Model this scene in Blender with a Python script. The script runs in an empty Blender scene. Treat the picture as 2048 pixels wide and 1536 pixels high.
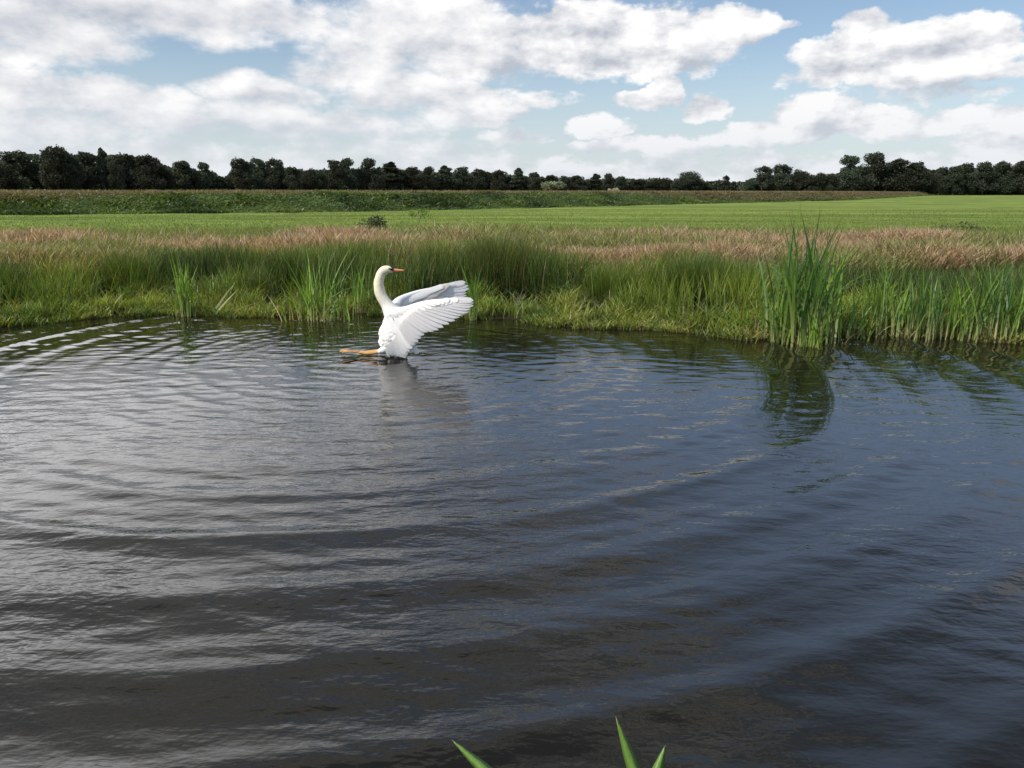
import bpy, math, random
import numpy as np
from mathutils import Vector

rng = np.random.default_rng(7)
random.seed(7)
scene = bpy.context.scene
COL = scene.collection

# ------------------------------------------------------------------ camera
IMG_W, IMG_H, F = 2048.0, 1536.0, 1547.0
CAM_H = 1.9
HORIZON = 384.0
PITCH = math.atan((768.0 - HORIZON) / F)
cam_d = bpy.data.cameras.new("camera")
cam = bpy.data.objects.new("camera", cam_d)
COL.objects.link(cam)
cam.location = (0, 0, CAM_H)
cam.rotation_euler = (math.pi / 2 - PITCH, 0, 0)
cam_d.sensor_width = 36.0
cam_d.lens = 36.0 * F / IMG_W
cam_d.clip_start = 0.05
cam_d.clip_end = 6000
scene.camera = cam
cp, sp = math.cos(PITCH), math.sin(PITCH)


def ray(px, py):
    a = (px - 1024.0) / F
    b = -(py - 768.0) / F
    return (a, cp + b * sp, -sp + b * cp)


def on_plane(px, py, z=0.0):
    d = ray(px, py)
    t = (z - CAM_H) / d[2]
    return (d[0] * t, d[1] * t)


def at_y(px, py, Y):
    d = ray(px, py)
    t = Y / d[1]
    return (d[0] * t, Y, CAM_H + d[2] * t)


def azel(px, py):
    d = ray(px, py)
    return math.degrees(math.atan2(d[0], d[1])), math.degrees(math.atan2(d[2], math.hypot(d[0], d[1])))


# ------------------------------------------------------------------ sun
SUN_AZ = math.radians(-120)      # measured from the view direction (+Y) towards +X
SUN_EL = math.radians(44)
sun_d = bpy.data.lights.new("sun", 'SUN')
sun_d.energy = 4.0
sun_d.angle = math.radians(0.8)
sun_d.color = (1.0, 0.93, 0.82)
sun = bpy.data.objects.new("sun", sun_d)
COL.objects.link(sun)
sdir = Vector((math.sin(SUN_AZ) * math.cos(SUN_EL), math.cos(SUN_AZ) * math.cos(SUN_EL), math.sin(SUN_EL)))
sun.rotation_euler = sdir.to_track_quat('Z', 'Y').to_euler()
sun.location = (-20, 10, 30)

scene.view_settings.view_transform = 'Standard'
scene.view_settings.look = 'None'
scene.view_settings.gamma = 1
scene.view_settings.exposure = 0.25
scene.cycles.max_bounces = 7
scene.cycles.diffuse_bounces = 3
scene.cycles.glossy_bounces = 3
scene.cycles.transmission_bounces = 3
scene.cycles.transparent_max_bounces = 4
scene.cycles.caustics_reflective = False
scene.cycles.caustics_refractive = False


# ------------------------------------------------------------------ node helper
class NT:
    def __init__(s, tree):
        s.t = tree
        s.n = tree.nodes
        s.l = tree.links

    def node(s, typ, **kw):
        n = s.n.new(typ)
        for k, v in kw.items():
            setattr(n, k, v)
        return n

    def put(s, sock, v):
        if v is None:
            return
        if isinstance(v, bpy.types.NodeSocket):
            s.l.new(v, sock)
        else:
            try:
                sock.default_value = v
            except Exception:
                sock.default_value = (v[0], v[1], v[2], 1.0)

    def math(s, op, a, b=None, c=None, clamp=False):
        n = s.node('ShaderNodeMath', operation=op, use_clamp=clamp)
        s.put(n.inputs[0], a)
        s.put(n.inputs[1], b)
        s.put(n.inputs[2], c)
        return n.outputs[0]

    def vmath(s, op, a, b=None, out=0):
        n = s.node('ShaderNodeVectorMath', operation=op)
        s.put(n.inputs[0], a)
        s.put(n.inputs[1], b)
        return n.outputs[out]

    def noise(s, vec, scale, detail=4, rough=0.5, dist=0.0, dim='3D'):
        n = s.node('ShaderNodeTexNoise', noise_dimensions=dim)
        if vec is not None:
            s.l.new(vec, n.inputs['Vector'])
        n.inputs['Scale'].default_value = scale
        n.inputs['Detail'].default_value = detail
        n.inputs['Roughness'].default_value = rough
        n.inputs['Distortion'].default_value = dist
        return n.outputs[0]

    def ramp(s, v, a, b, lo=0.0, hi=1.0, smooth=True):
        n = s.node('ShaderNodeMapRange', interpolation_type='SMOOTHSTEP' if smooth else 'LINEAR')
        s.put(n.inputs[0], v)
        for i, q in enumerate((a, b, lo, hi)):
            n.inputs[i + 1].default_value = q
        return n.outputs[0]

    def mix(s, f, a, b, mode='MIX'):
        n = s.node('ShaderNodeMix', data_type='RGBA', blend_type=mode)
        s.put(n.inputs[0], f)
        s.put(n.inputs[6], a if isinstance(a, bpy.types.NodeSocket) else (*a, 1.0))
        s.put(n.inputs[7], b if isinstance(b, bpy.types.NodeSocket) else (*b, 1.0))
        return n.outputs[2]

    def comb(s, x, y, z):
        n = s.node('ShaderNodeCombineXYZ')
        s.put(n.inputs[0], x)
        s.put(n.inputs[1], y)
        s.put(n.inputs[2], z)
        return n.outputs[0]


# ------------------------------------------------------------------ world: clear-air sky with cumulus
world = bpy.data.worlds.new("World")
scene.world = world
world.use_nodes = True
world.node_tree.nodes.clear()
W = NT(world.node_tree)
sky = W.node('ShaderNodeTexSky')
sky.sky_type = 'NISHITA'
sky.sun_disc = False
sky.sun_elevation = SUN_EL
sky.sun_rotation = SUN_AZ
sky.air_density = 1.0
sky.dust_density = 0.6
sky.ozone_density = 1.6
SKY_S = 0.10
tc = W.node('ShaderNodeTexCoord')
sep = W.node('ShaderNodeSeparateXYZ')
W.l.new(tc.outputs['Generated'], sep.inputs[0])
az = W.math('MULTIPLY', W.math('ARCTAN2', sep.outputs[0], sep.outputs[1]), 57.2958)
el = W.math('MULTIPLY', W.math('ARCSINE', sep.outputs[2]), 57.2958)
P = W.comb(az, el, 0.0)
# domain warp so that cloud outlines billow
nz = W.node('ShaderNodeTexNoise', noise_dimensions='2D')
W.l.new(W.vmath('MULTIPLY', P, (1.0, 1.5, 1.0)), nz.inputs['Vector'])
nz.inputs['Scale'].default_value = 0.30
nz.inputs['Detail'].default_value = 7
nz.inputs['Roughness'].default_value = 0.55
warp = W.vmath('MULTIPLY', W.vmath('SUBTRACT', nz.outputs['Color'], (0.5, 0.5, 0.5)), (3.0, 1.7, 0.0))
PW = W.vmath('ADD', P, warp)


def blob(px, py, rx, ry, w=1.0, deg=False, src=None):
    """soft flat-based lump of cloud at a direction of the sky"""
    if deg:
        a, e = px, py
        k = 1.0
    else:
        a, e = azel(px, py)
        k = 57.3 / F
    d = W.vmath('SUBTRACT', src or PW, (a, e, 0))
    q = W.vmath('MULTIPLY', d, (1.0 / (rx * k), 1.0 / (ry * k), 0))
    r2 = W.vmath('DOT_PRODUCT', q, q, out=1)
    return W.math('MULTIPLY_ADD', r2, -w, w)


def field(lst, **kw):
    acc = None
    for b in lst:
        v = blob(*b, **kw)
        acc = v if acc is None else W.math('MAXIMUM', acc, v)
    return acc


clouds = [
    # right-hand cumulus
    (1740, 75, 75, 45), (1690, 118, 120, 50), (1830, 112, 165, 60), (1945, 90, 85, 55), (1800, 150, 260, 26, 0.8),
    # two in the upper middle
    (1185, 40, 100, 40), (1100, 80, 130, 60), (1310, 70, 150, 60), (1450, 55, 125, 45), (1240, 115, 250, 48, .8), (1555, 48, 45, 15, .7),
    (850, 55, 190, 85), (760, 110, 140, 50, .8), (950, 110, 160, 55, .8),
    # top left
    (330, 20, 420, 55, .9), (80, 50, 180, 70, .9), (20, 105, 100, 36, .7),
    # middle rows at the left
    (190, 195, 180, 34), (310, 235, 110, 26), (20, 185, 120, 34, .8), (520, 175, 130, 32), (700, 155, 140, 32, .8), (830, 185, 150, 45), (930, 215, 150, 40), (520, 225, 130, 34, .8), (130, 250, 220, 30, .6), (700, 250, 200, 30, .6), (1060, 200, 110, 30, .6),
    # small ones in the gap at the right
    (1290, 200, 75, 20), (1338, 180, 34, 24), (1415, 217, 62, 26, .9),
    (1200, 252, 80, 26, .8), (1190, 300, 70, 18, .7), (1040, 275, 90, 22, .6), (1330, 290, 160, 22, .45),
    (1630, 228, 90, 42), (1600, 262, 160, 26, .8), (1770, 245, 160, 36, .9), (1930, 240, 150, 34, .9), (1840, 190, 180, 28, .5), (2010, 290, 120, 30, .6),
    (250, 300, 420, 26, .42), (760, 300, 330, 24, .40), (480, 262, 260, 18, .38), (1000, 320, 300, 16, .4), (1500, 320, 260, 18, .4), (1900, 320, 260, 16, .45), (1480, 290, 60, 12, .5),
]
high = [  # above the frame, seen only in the water
    (-38, 24, 30, 16, 1.3), (-15, 18, 14, 5, .7), (-8, 27, 12, 3.5, .6), (-30, 42, 26, 8, .8), (-10, 44, 22, 9, .8), (22, 46, 26, 7, .6), (-60, 18, 20, 10, .8),
    (4, 29, 6, 2.0, .9), (11, 23, 4, 1.3, .7), (3, 20, 3, .8, .7), (10, 36, 14, 3.5, .9), (-2, 25, 5, 1.5, .8), (50, 25, 14, 8, .8), (120, 30, 50, 14, .8), (-130, 35, 45, 16, .8), (175, 50, 40, 14, .8),
]
fld = W.math('MAXIMUM', field(clouds), field(high, deg=True))
# low layer thickening towards the horizon
low = W.ramp(el, 0.8, 5.5, 0.50, -0.8)
fld = W.math('SUBTRACT', W.math('MAXIMUM', fld, low), 0.10)
Q = W.vmath('MULTIPLY', P, (1.0, 1.9, 1.0))
n1 = W.noise(Q, 0.24, 8, 0.52, 0.0, '2D')
n2 = W.noise(W.vmath('ADD', Q, (-0.9, 1.6, 0)), 0.24, 6, 0.52, 0.0, '2D')
dens = W.math('ADD', fld, W.math('MULTIPLY', W.math('SUBTRACT', n1, 0.5), 1.35))
n4 = W.noise(Q, 1.1, 6, 0.6, 0.0, '2D')
dens = W.math('ADD', dens, W.math('MULTIPLY', W.math('SUBTRACT', n4, 0.5), 0.55))
crisp = W.math('MULTIPLY', W.ramp(az, -6, 4), W.ramp(el, 11.5, 14.5, 1.0, 0.0))
alpha = W.ramp(dens, 0.0, 0.38)
alpha = W.mix(crisp, W.comb(*[W.ramp(dens, -0.28, 0.60)] * 3), W.comb(alpha, alpha, alpha))
n3 = W.noise(Q, 1.6, 5, 0.6, 0.0, '2D')
# light comes from the upper left: brighter where the cloud thins that way
relief = W.math('ADD', W.math('SUBTRACT', n1, n2), W.math('MULTIPLY', W.math('SUBTRACT', n3, 0.5), 0.16))
grey = field([
    (1180, 100, 190, 40, 1.0), (1790, 160, 280, 26, .9), (930, 120, 170, 40, 1.0), (80, 40, 330, 60, .9), (60, 110, 190, 24, .5), (300, 15, 300, 36, .6),
    (650, 200, 260, 20, .7), (130, 225, 220, 22, .8), (480, 262, 300, 22, .8), (1000, 240, 120, 16, .6), (1780, 285, 280, 14, .6), (1350, 120, 120, 26, .6)], src=PW)
grey = W.math('MAXIMUM', grey, W.ramp(el, 22.0, 34.0, 0.0, 0.85))
grey = W.ramp(grey, -0.4, 1.0)
shade = W.math('ADD', W.math('MULTIPLY', relief, W.ramp(az, -10, 6, 1.3, 2.8)), W.ramp(az, -10, 6, 0.70, 0.82))
shade = W.math('SUBTRACT', shade, W.math('MULTIPLY', grey, W.ramp(az, -10, 6, 0.34, 0.42)))
shade = W.math('ADD', shade, W.math('MULTIPLY', W.ramp(dens, 0.2, 1.2), 0.16), clamp=True)
ccol = W.mix(shade, (0.44, 0.465, 0.52), (0.88, 0.865, 0.86))
ccol = W.mix(W.ramp(el, 0.5, 8.0, 0.62, 0.0), ccol, (0.58, 0.62, 0.68))
# glow added to the cloud above the frame, brightens the water at the left
sund = W.vmath('DOT_PRODUCT', tc.outputs['Generated'], tuple(sdir), out=1)
gl1 = W.math('MULTIPLY', W.ramp(el, 11.5, 16), W.ramp(el, 16, 33, 1.0, 0.0))
gl1 = W.math('MULTIPLY', gl1, W.ramp(az, -44, 14, 1.0, 0.0))
gl1 = W.math('MULTIPLY', gl1, W.ramp(az, -110, -70, 0.0, 1.0))
glow = W.math('MULTIPLY_ADD', gl1, 2.3, 1.0)
ccol = W.vmath('MULTIPLY', ccol, W.comb(glow, glow, glow))
CLOUD_S = 1.0
skyc = W.vmath('MULTIPLY', sky.outputs[0], (SKY_S, SKY_S, SKY_S))
# thin veil low down
veil = W.ramp(el, 0.0, 11.0, 0.72, 0.04)
skyv = W.mix(veil, skyc, (0.53, 0.60, 0.67))
skyv = W.mix(W.math('MULTIPLY', W.ramp(el, 12, 18), W.ramp(el, 26, 46, 0.60, 0.08)), skyv, (0.58, 0.82, 1.28))  # bright blue veil added above the frame to lift the water's reflection
final = W.mix(W.math('MULTIPLY', alpha, 0.95), skyv, ccol)
bg = W.node('ShaderNodeBackground')
W.l.new(final, bg.inputs[0])
bg.inputs[1].default_value = 1.0
out = W.node('ShaderNodeOutputWorld')
W.l.new(bg.outputs[0], out.inputs[0])
world.cycles.sampling_method = 'MANUAL'
world.cycles.sample_map_resolution = 512


# ------------------------------------------------------------------ numpy helpers
def vnoise(x, y, seed=0):
    x = np.asarray(x, float)
    y = np.asarray(y, float)
    xi = np.floor(x).astype(np.int64)
    yi = np.floor(y).astype(np.int64)
    fx = x - xi
    fy = y - yi
    fx = fx * fx * (3 - 2 * fx)
    fy = fy * fy * (3 - 2 * fy)

    def h(a, b):
        n = (a * 374761393 + b * 668265263 + seed * 974711) & 0x7fffffff
        n = ((n ^ (n >> 13)) * 1274126177) & 0x7fffffff
        n = (n ^ (n >> 16)) & 0xffff
        return n / 65535.0
    return ((h(xi, yi) * (1 - fx) + h(xi + 1, yi) * fx) * (1 - fy) + (h(xi, yi + 1) * (1 - fx) + h(xi + 1, yi + 1) * fx) * fy)


def fbm(x, y, seed=0, o=4):
    s = 0
    a = 0.5
    for k in range(o):
        s = s + a * vnoise(x * 2 ** k, y * 2 ** k, seed + k * 17)
        a *= 0.5
    return s / (1 - 0.5 ** o)


def sstep(a, b, v):
    t = np.clip((v - a) / (b - a), 0, 1)
    return t * t * (3 - 2 * t)


def link(name, me, mats=(), parent=None):
    o = bpy.data.objects.new(name, me)
    COL.objects.link(o)
    for m in mats:
        me.materials.append(m)
    if parent:
        o.parent = parent
    return o


def mesh_np(name, V, F4=None, F3=None, col=None, smooth=False):
    me = bpy.data.meshes.new(name)
    V = np.asarray(V, np.float32)
    n4 = 0 if F4 is None else len(F4)
    n3 = 0 if F3 is None else len(F3)
    me.vertices.add(len(V))
    me.vertices.foreach_set('co', V.ravel())
    loops = []
    if n4:
        loops.append(np.asarray(F4, np.int32).ravel())
    if n3:
        loops.append(np.asarray(F3, np.int32).ravel())
    L = np.concatenate(loops)
    me.loops.add(len(L))
    me.loops.foreach_set('vertex_index', L)
    me.polygons.add(n4 + n3)
    st = np.concatenate([np.arange(n4) * 4, n4 * 4 + np.arange(n3) * 3]).astype(np.int32)
    me.polygons.foreach_set('loop_start', st)
    me.polygons.foreach_set('use_smooth', np.full(n4 + n3, smooth))
    me.update(calc_edges=True)
    if col is not None:
        a = me.color_attributes.new('tint', 'FLOAT_COLOR', 'POINT')
        c = np.ones((len(V), 4), np.float32)
        c[:, :3] = col
        a.data.foreach_set('color', c.ravel())
    return me


def tag(o, label=None, cat=None, group=None, kind=None):
    if label:
        o['label'] = label
    if cat:
        o['category'] = cat
    if group:
        o['group'] = group
    if kind:
        o['kind'] = kind
    return o


def grid_np(name, xs, ys, zf, smooth=True):
    X, Y = np.meshgrid(xs, ys)
    Z = zf(X, Y)
    V = np.stack([X, Y, Z], -1).reshape(-1, 3)
    nx, ny = len(xs), len(ys)
    i = np.arange(nx - 1)
    j = np.arange(ny - 1)
    I, J = np.meshgrid(i, j)
    a = (J * nx + I).ravel()
    F4 = np.stack([a, a + 1, a + nx + 1, a + nx], -1)
    return V, F4, X.ravel(), Y.ravel()


# ------------------------------------------------------------------ materials
def newmat(name):
    m = bpy.data.materials.new(name)
    m.use_nodes = True
    m.node_tree.nodes.clear()
    t = NT(m.node_tree)
    o = t.node('ShaderNodeOutputMaterial')
    return m, t, o


def leaf_mat(name, color=None, trans=0.35, gloss=0.05, rough=0.5, var=0.0, noise_s=0.0):
    """thin leaf: diffuse, light coming through, a little sheen. Colour from the 'tint' attribute or given"""
    m, t, o = newmat(name)
    if color is None:
        at = t.node('ShaderNodeAttribute', attribute_name='tint')
        c = at.outputs['Color']
    else:
        rgb = t.node('ShaderNodeRGB')
        rgb.outputs[0].default_value = (*color, 1)
        c = rgb.outputs[0]
    if var:
        oi = t.node('ShaderNodeObjectInfo')
        hs = t.node('ShaderNodeHueSaturation')
        t.l.new(c, hs.inputs['Color'])
        t.l.new(t.ramp(oi.outputs['Random'], 0, 1, 0.5 - 0.05 * var, 0.5 + 0.05 * var, False), hs.inputs['Hue'])
        t.l.new(t.ramp(oi.outputs['Random'], 0, 1, 1 - 0.4 * var, 1 + 0.4 * var, False), hs.inputs['Value'])
        c = hs.outputs[0]
    d = t.node('ShaderNodeBsdfDiffuse')
    t.l.new(c, d.inputs[0])
    tr = t.node('ShaderNodeBsdfTranslucent')
    c2 = t.mix(1.0, c, (1.25, 1.2, 0.55), 'MULTIPLY')
    t.l.new(c2, tr.inputs[0])
    mx = t.node('ShaderNodeMixShader')
    mx.inputs[0].default_value = trans
    t.l.new(d.outputs[0], mx.inputs[1])
    t.l.new(tr.outputs[0], mx.inputs[2])
    gl = t.node('ShaderNodeBsdfGlossy')
    gl.inputs['Roughness'].default_value = rough
    mx2 = t.node('ShaderNodeMixShader')
    mx2.inputs[0].default_value = gloss
    t.l.new(mx.outputs[0], mx2.inputs[1])
    t.l.new(gl.outputs[0], mx2.inputs[2])
    t.l.new(mx2.outputs[0], o.inputs[0])
    return m


M_grass = leaf_mat('grass_leaf', trans=0.40, gloss=0.035)
M_tree = leaf_mat('tree_leaf', (0.052, 0.064, 0.042), trans=0.2, gloss=0.01, rough=0.6, var=0.9)
m, t, o = newmat('bark')
pb = t.node('ShaderNodeBsdfPrincipled')
tcn = t.node('ShaderNodeTexCoord')
nb = t.noise(t.vmath('MULTIPLY', tcn.outputs['Object'], (6, 6, 1.2)), 2.0, 5, 0.6)
t.l.new(t.mix(nb, (0.02, 0.017, 0.013), (0.09, 0.075, 0.06)), pb.inputs['Base Color'])
pb.inputs['Roughness'].default_value = 0.9
t.l.new(pb.outputs[0], o.inputs[0])
M_bark = m

# water: clear reflecting surface over peat-brown depth
SW = on_plane(770, 712)
SWX, SWY = SW
m, t, o = newmat('pond_water')
pb = t.node('ShaderNodeBsdfPrincipled')
pb.inputs['Base Color'].default_value = (0.0085, 0.0075, 0.004, 1)
pb.inputs['Roughness'].default_value = 0.015
pb.inputs['IOR'].default_value = 1.36
geo = t.node('ShaderNodeNewGeometry')
pos = geo.outputs['Position']
fine = t.noise(t.vmath('MULTIPLY', pos, (0.75, 1.6, 1.0)), 6.0, 3, 0.5, 0.15, '2D')
micro = t.noise(t.vmath('MULTIPLY', pos, (0.8, 1.5, 1.0)), 19.0, 2, 0.5, 0.0, '2D')
patch = t.ramp(t.noise(pos, 0.55, 2, 0.5, 0.0, '2D'), 0.35, 0.65, 0.45, 1.0)
spw = t.node('ShaderNodeSeparateXYZ')
t.l.new(pos, spw.inputs[0])
patch = t.math('MULTIPLY', patch, t.ramp(t.math('SUBTRACT', t.math('MULTIPLY', spw.outputs[1], .8), spw.outputs[0]), -1.5, 2.5, 0.8, 1.25))
patch = t.math('MULTIPLY', patch, t.ramp(spw.outputs[1], 3.0, 9.0, 1.35, 0.5))
hgt = t.math('ADD', t.math('MULTIPLY', fine, 0.0062), t.math('MULTIPLY', micro, 0.0012))
hgt = t.math('MULTIPLY', hgt, patch)
bp = t.node('ShaderNodeBump')
bp.inputs['Strength'].default_value = 1.0
bp.inputs['Distance'].default_value = 1.0
t.l.new(hgt, bp.inputs['Height'])
t.l.new(bp.outputs[0], pb.inputs['Normal'])
t.l.new(pb.outputs[0], o.inputs[0])
M_water = m

# ------------------------------------------------------------------ terrain
shore_px = [(-900, 690), (-300, 668), (0, 652), (120, 642), (250, 630), (400, 626), (560, 634), (700, 628), (830, 628), (950, 634), (1040, 640), (1130, 652), (1300, 654), (1400, 664), (1480, 676), (1600, 676), (1750, 672), (1900, 676), (2048, 684), (2400, 700), (3000, 730)]
sw_pts = sorted(on_plane(*p) for p in shore_px)
SX = np.array([p[0] for p in sw_pts])
SY = np.array([p[1] for p in sw_pts])


def shore(x):
    return np.interp(x, SX, SY) + 0.22 * (fbm(x * 0.9, x * 0 + 3.3, 5) - 0.5) + 0.12 * (vnoise(x * 4.0, x * 0 + 1.7, 9) - 0.5)


def meadow_pt(px, py):
    return on_plane(px, py, 0.6)


dyke_px = [(0, 430), (300, 427.5), (600, 424.5), (850, 420.5), (1100, 415), (1300, 410), (1500, 405), (1700, 400.5), (1868, 390.5)]
DP = [meadow_pt(*p) for p in dyke_px]
DP = [(-140, 22)] + DP + [(420, 640), (1500, 2200)]
DP = np.array(DP)


def dyke_sd(x, y):
    """signed distance to the foot of the dyke, positive behind it"""
    best = np.full(np.shape(x), 1e9)
    sgn = np.ones(np.shape(x))
    for k in range(len(DP) - 1):
        ax, ay = DP[k]
        bx, by = DP[k + 1]
        dx, dy = bx - ax, by - ay
        L2 = dx * dx + dy * dy
        tt = np.clip(((x - ax) * dx + (y - ay) * dy) / L2, 0, 1)
        ex, ey = x - (ax + tt * dx), y - (ay + tt * dy)
        d = np.hypot(ex, ey)
        cr = dx * (y - ay) - dy * (x - ax)
        u = d < best
        best = np.where(u, d, best)
        sgn = np.where(u, np.sign(cr), sgn)
    return best * sgn


def near_edge(x):
    return 1.55 + 0.12 * np.sin(x * 0.8) + 0.15 * (vnoise(x * 2, x * 0, 3) - 0.5)


def gz(x, y):
    s = y - shore(x)
    z = np.where(s < 0, np.maximum(-0.8, 0.01 + 0.45 * s), 0)
    z = np.where(s >= 0, 0.01 + 0.10 * sstep(0, 1.3, s) + 0.34 * sstep(1.2, 3.6, s) + 0.15 * sstep(3, 8, s), z)
    z = z + np.where(s > 0.2, 0.10 * (fbm(x * 0.7, y * 0.7, 21) - 0.5) * sstep(0.2, 1.5, s), 0)
    dn = near_edge(x) - y
    z = np.where(y < 5, np.maximum(z, np.clip(0.0 + 0.4 * dn, -0.8, 0.02) + 0.3 * sstep(0.0, 1.2, dn)), z)
    sd = dyke_sd(x, y)
    z = z + 1.22 * sstep(0, 4.5, sd) * (1 + 0.10 * (fbm(x * 0.12, y * 0.12, 31) - 0.5)) * (y > 8)
    return z


def uneven(parts):
    out_ = []
    for a, b, n in parts:
        out_.append(np.linspace(a, b, n, endpoint=False))
    return np.concatenate(out_)


gx = uneven([(-2600, -300, 24), (-300, -60, 60), (-60, -14, 110), (-14, 14, 240), (14, 60, 110), (60, 300, 80), (300, 2600, 24)])
gy = uneven([(-60, -4, 18), (-4, 9, 70), (9, 16, 110), (16, 50, 120), (50, 160, 160), (160, 500, 90), (500, 3600, 30)])
V, F4, GX, GY = grid_np('ground', gx, gy, gz)
S = GY - shore(GX)
SD = dyke_sd(GX, GY)
mud = np.array([0.035, 0.028, 0.016])
sod = np.array([0.045, 0.070, 0.018])
mead = np.array([0.125, 0.170, 0.028])
mead2 = np.array([0.175, 0.225, 0.048])
dyk = np.array([0.055, 0.090, 0.026])
strawc = np.array([0.19, 0.135, 0.075])
c = mud + (sod - mud) * sstep(0.0, 0.8, S)[:, None]
mm = sstep(8.0, 16.0, S + 6 * (fbm(GX * 0.15, GY * 0.15, 41) - 0.5))[:, None]
mt = (fbm(GX * 0.02 + GY * 0.01, GY * 0.09, 43))[:, None]
c = c * (1 - mm) + (mead * (1 - mt) + mead2 * mt) * mm
dd = sstep(-0.5, 0.5, SD)[:, None] * (GY > 8)[:, None]
c = c * (1 - dd) + dyk * dd
dd = sstep(5.0, 9, SD)[:, None] * (GY > 8)[:, None]
c = c * (1 - dd) + strawc * dd
nearb = (GY < 5)[:, None]
c = np.where(nearb, sod, c)
me = mesh_np('ground', V, F4, col=c, smooth=True)
m, t, o = newmat('ground_cover')
pb = t.node('ShaderNodeBsdfPrincipled')
at = t.node('ShaderNodeAttribute', attribute_name='tint')
geo = t.node('ShaderNodeNewGeometry')
pos = geo.outputs['Position']
g1 = t.noise(t.vmath('MULTIPLY', pos, (0.35, 1.0, 1.0)), 0.35, 5, 0.6, 0.3, '2D')
g2 = t.noise(pos, 9.0, 5, 0.7, 0.0, '2D')
g3 = t.noise(t.vmath('MULTIPLY', pos, (0.03, 0.5, 1.0)), 0.6, 3, 0.6, 0.3, '2D')
k1 = t.math('ADD', t.math('MULTIPLY', g1, 0.7), t.math('MULTIPLY', g2, 0.7))
k1 = t.math('ADD', k1, t.math('MULTIPLY', t.ramp(g3, .3, .7), 0.6))
cc = t.vmath('MULTIPLY', at.outputs['Color'], t.comb(k1, k1, k1))
t.l.new(cc, pb.inputs['Base Color'])
pb.inputs['Roughness'].default_value = 0.95
pb.inputs['Specular IOR Level'].default_value = 0.1
bp = t.node('ShaderNodeBump')
bp.inputs['Strength'].default_value = 0.6
bp.inputs['Distance'].default_value = 0.08
t.l.new(g2, bp.inputs['Height'])
t.l.new(bp.outputs[0], pb.inputs['Normal'])
t.l.new(pb.outputs[0], o.inputs[0])
ground = link('ground', me, [m])
tag(ground, 'flat green meadow and banks around the pond', kind='structure')

# ------------------------------------------------------------------ water surface, with rings spreading from the swan
wr = np.random.default_rng(11)


def wz(x, y):
    dx, dy = x - SWX, y - SWY
    r = np.hypot(dx, dy)
    th = np.arctan2(dy, dx)
    ph = 1.35 * (fbm(x * 0.35, y * 0.35, 51) - 0.5) * 2
    amod = 0.35 + 1.3 * fbm(x * 0.5 + 9, y * 0.5, 53, 3) ** 1.4
    z = 0.0 * x
    # broad outer rings
    q = 2 * math.pi * r / 0.62 + ph * 1.3
    z += 0.0108 * (.5 + .5 * amod) * sstep(2.5, 6.0, r) * (np.exp(1.1 * np.cos(q)) - 1.3) * .6
    z += 0.0038 * (.3 + 1.1 * fbm(x * .6 + 3, y * .6, 59, 2)) * sstep(1.0, 2.6, r) * (np.exp(0.9 * np.cos(2 * math.pi * r / 0.36 + 1.3 + ph * 2.0)) - 1.3) * .6
    # finer inner rings
    z += 0.0009 * (.4 + .8 * fbm(x * .8, y * .8 + 5, 58, 2)) * sstep(0.3, 0.9, r) * np.exp(-r / 9.0) * np.cos(2 * math.pi * r / 0.19 + ph * 2)
    # disturbed water round the swan
    z += 0.022 * np.exp(-(r / 0.45) ** 2) * (fbm(x * 14, y * 14, 57) - 0.5)
    z += 0.010 * np.exp(-((r - .35) / 0.14) ** 2) * np.cos(th * 3 + 1)
    # wind ripples
    for k in range(26):
        lam = 0.12 * (4.0 ** wr_l[k])
        a = wr_a[k]
        am = 0.0011 * lam
        wv = 2 * math.pi / lam
        z += am * np.sin(wv * (x * math.sin(a) + y * math.cos(a)) + wr_p[k] + 2.5 * ph) * (0.35 + 1.2 * vnoise(x * .8 + k * 7, y * .8, 60 + k))
    return z * (1 - sstep(14, 22, np.abs(x)) * 0.7)


wr_l = wr.random(26)
wr_a = wr.normal(0.10, 0.42, 26)
wr_p = wr.random(26) * 6.28
wx = uneven([(-120, -20, 40), (-20, -9, 220), (-9, 9, 720), (9, 20, 220), (20, 120, 40)])
wy = uneven([(0.9, 2.0, 20), (2.0, 7.0, 250), (7.0, 13.0, 220), (13.0, 40, 10)])
V, F4, _, _ = grid_np('water', wx, wy, wz)
water = link('water', mesh_np('water', V, F4, smooth=True), [M_water])
tag(water, 'dark rippled pond water ringed by waves spreading from the swan', kind='structure')


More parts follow.
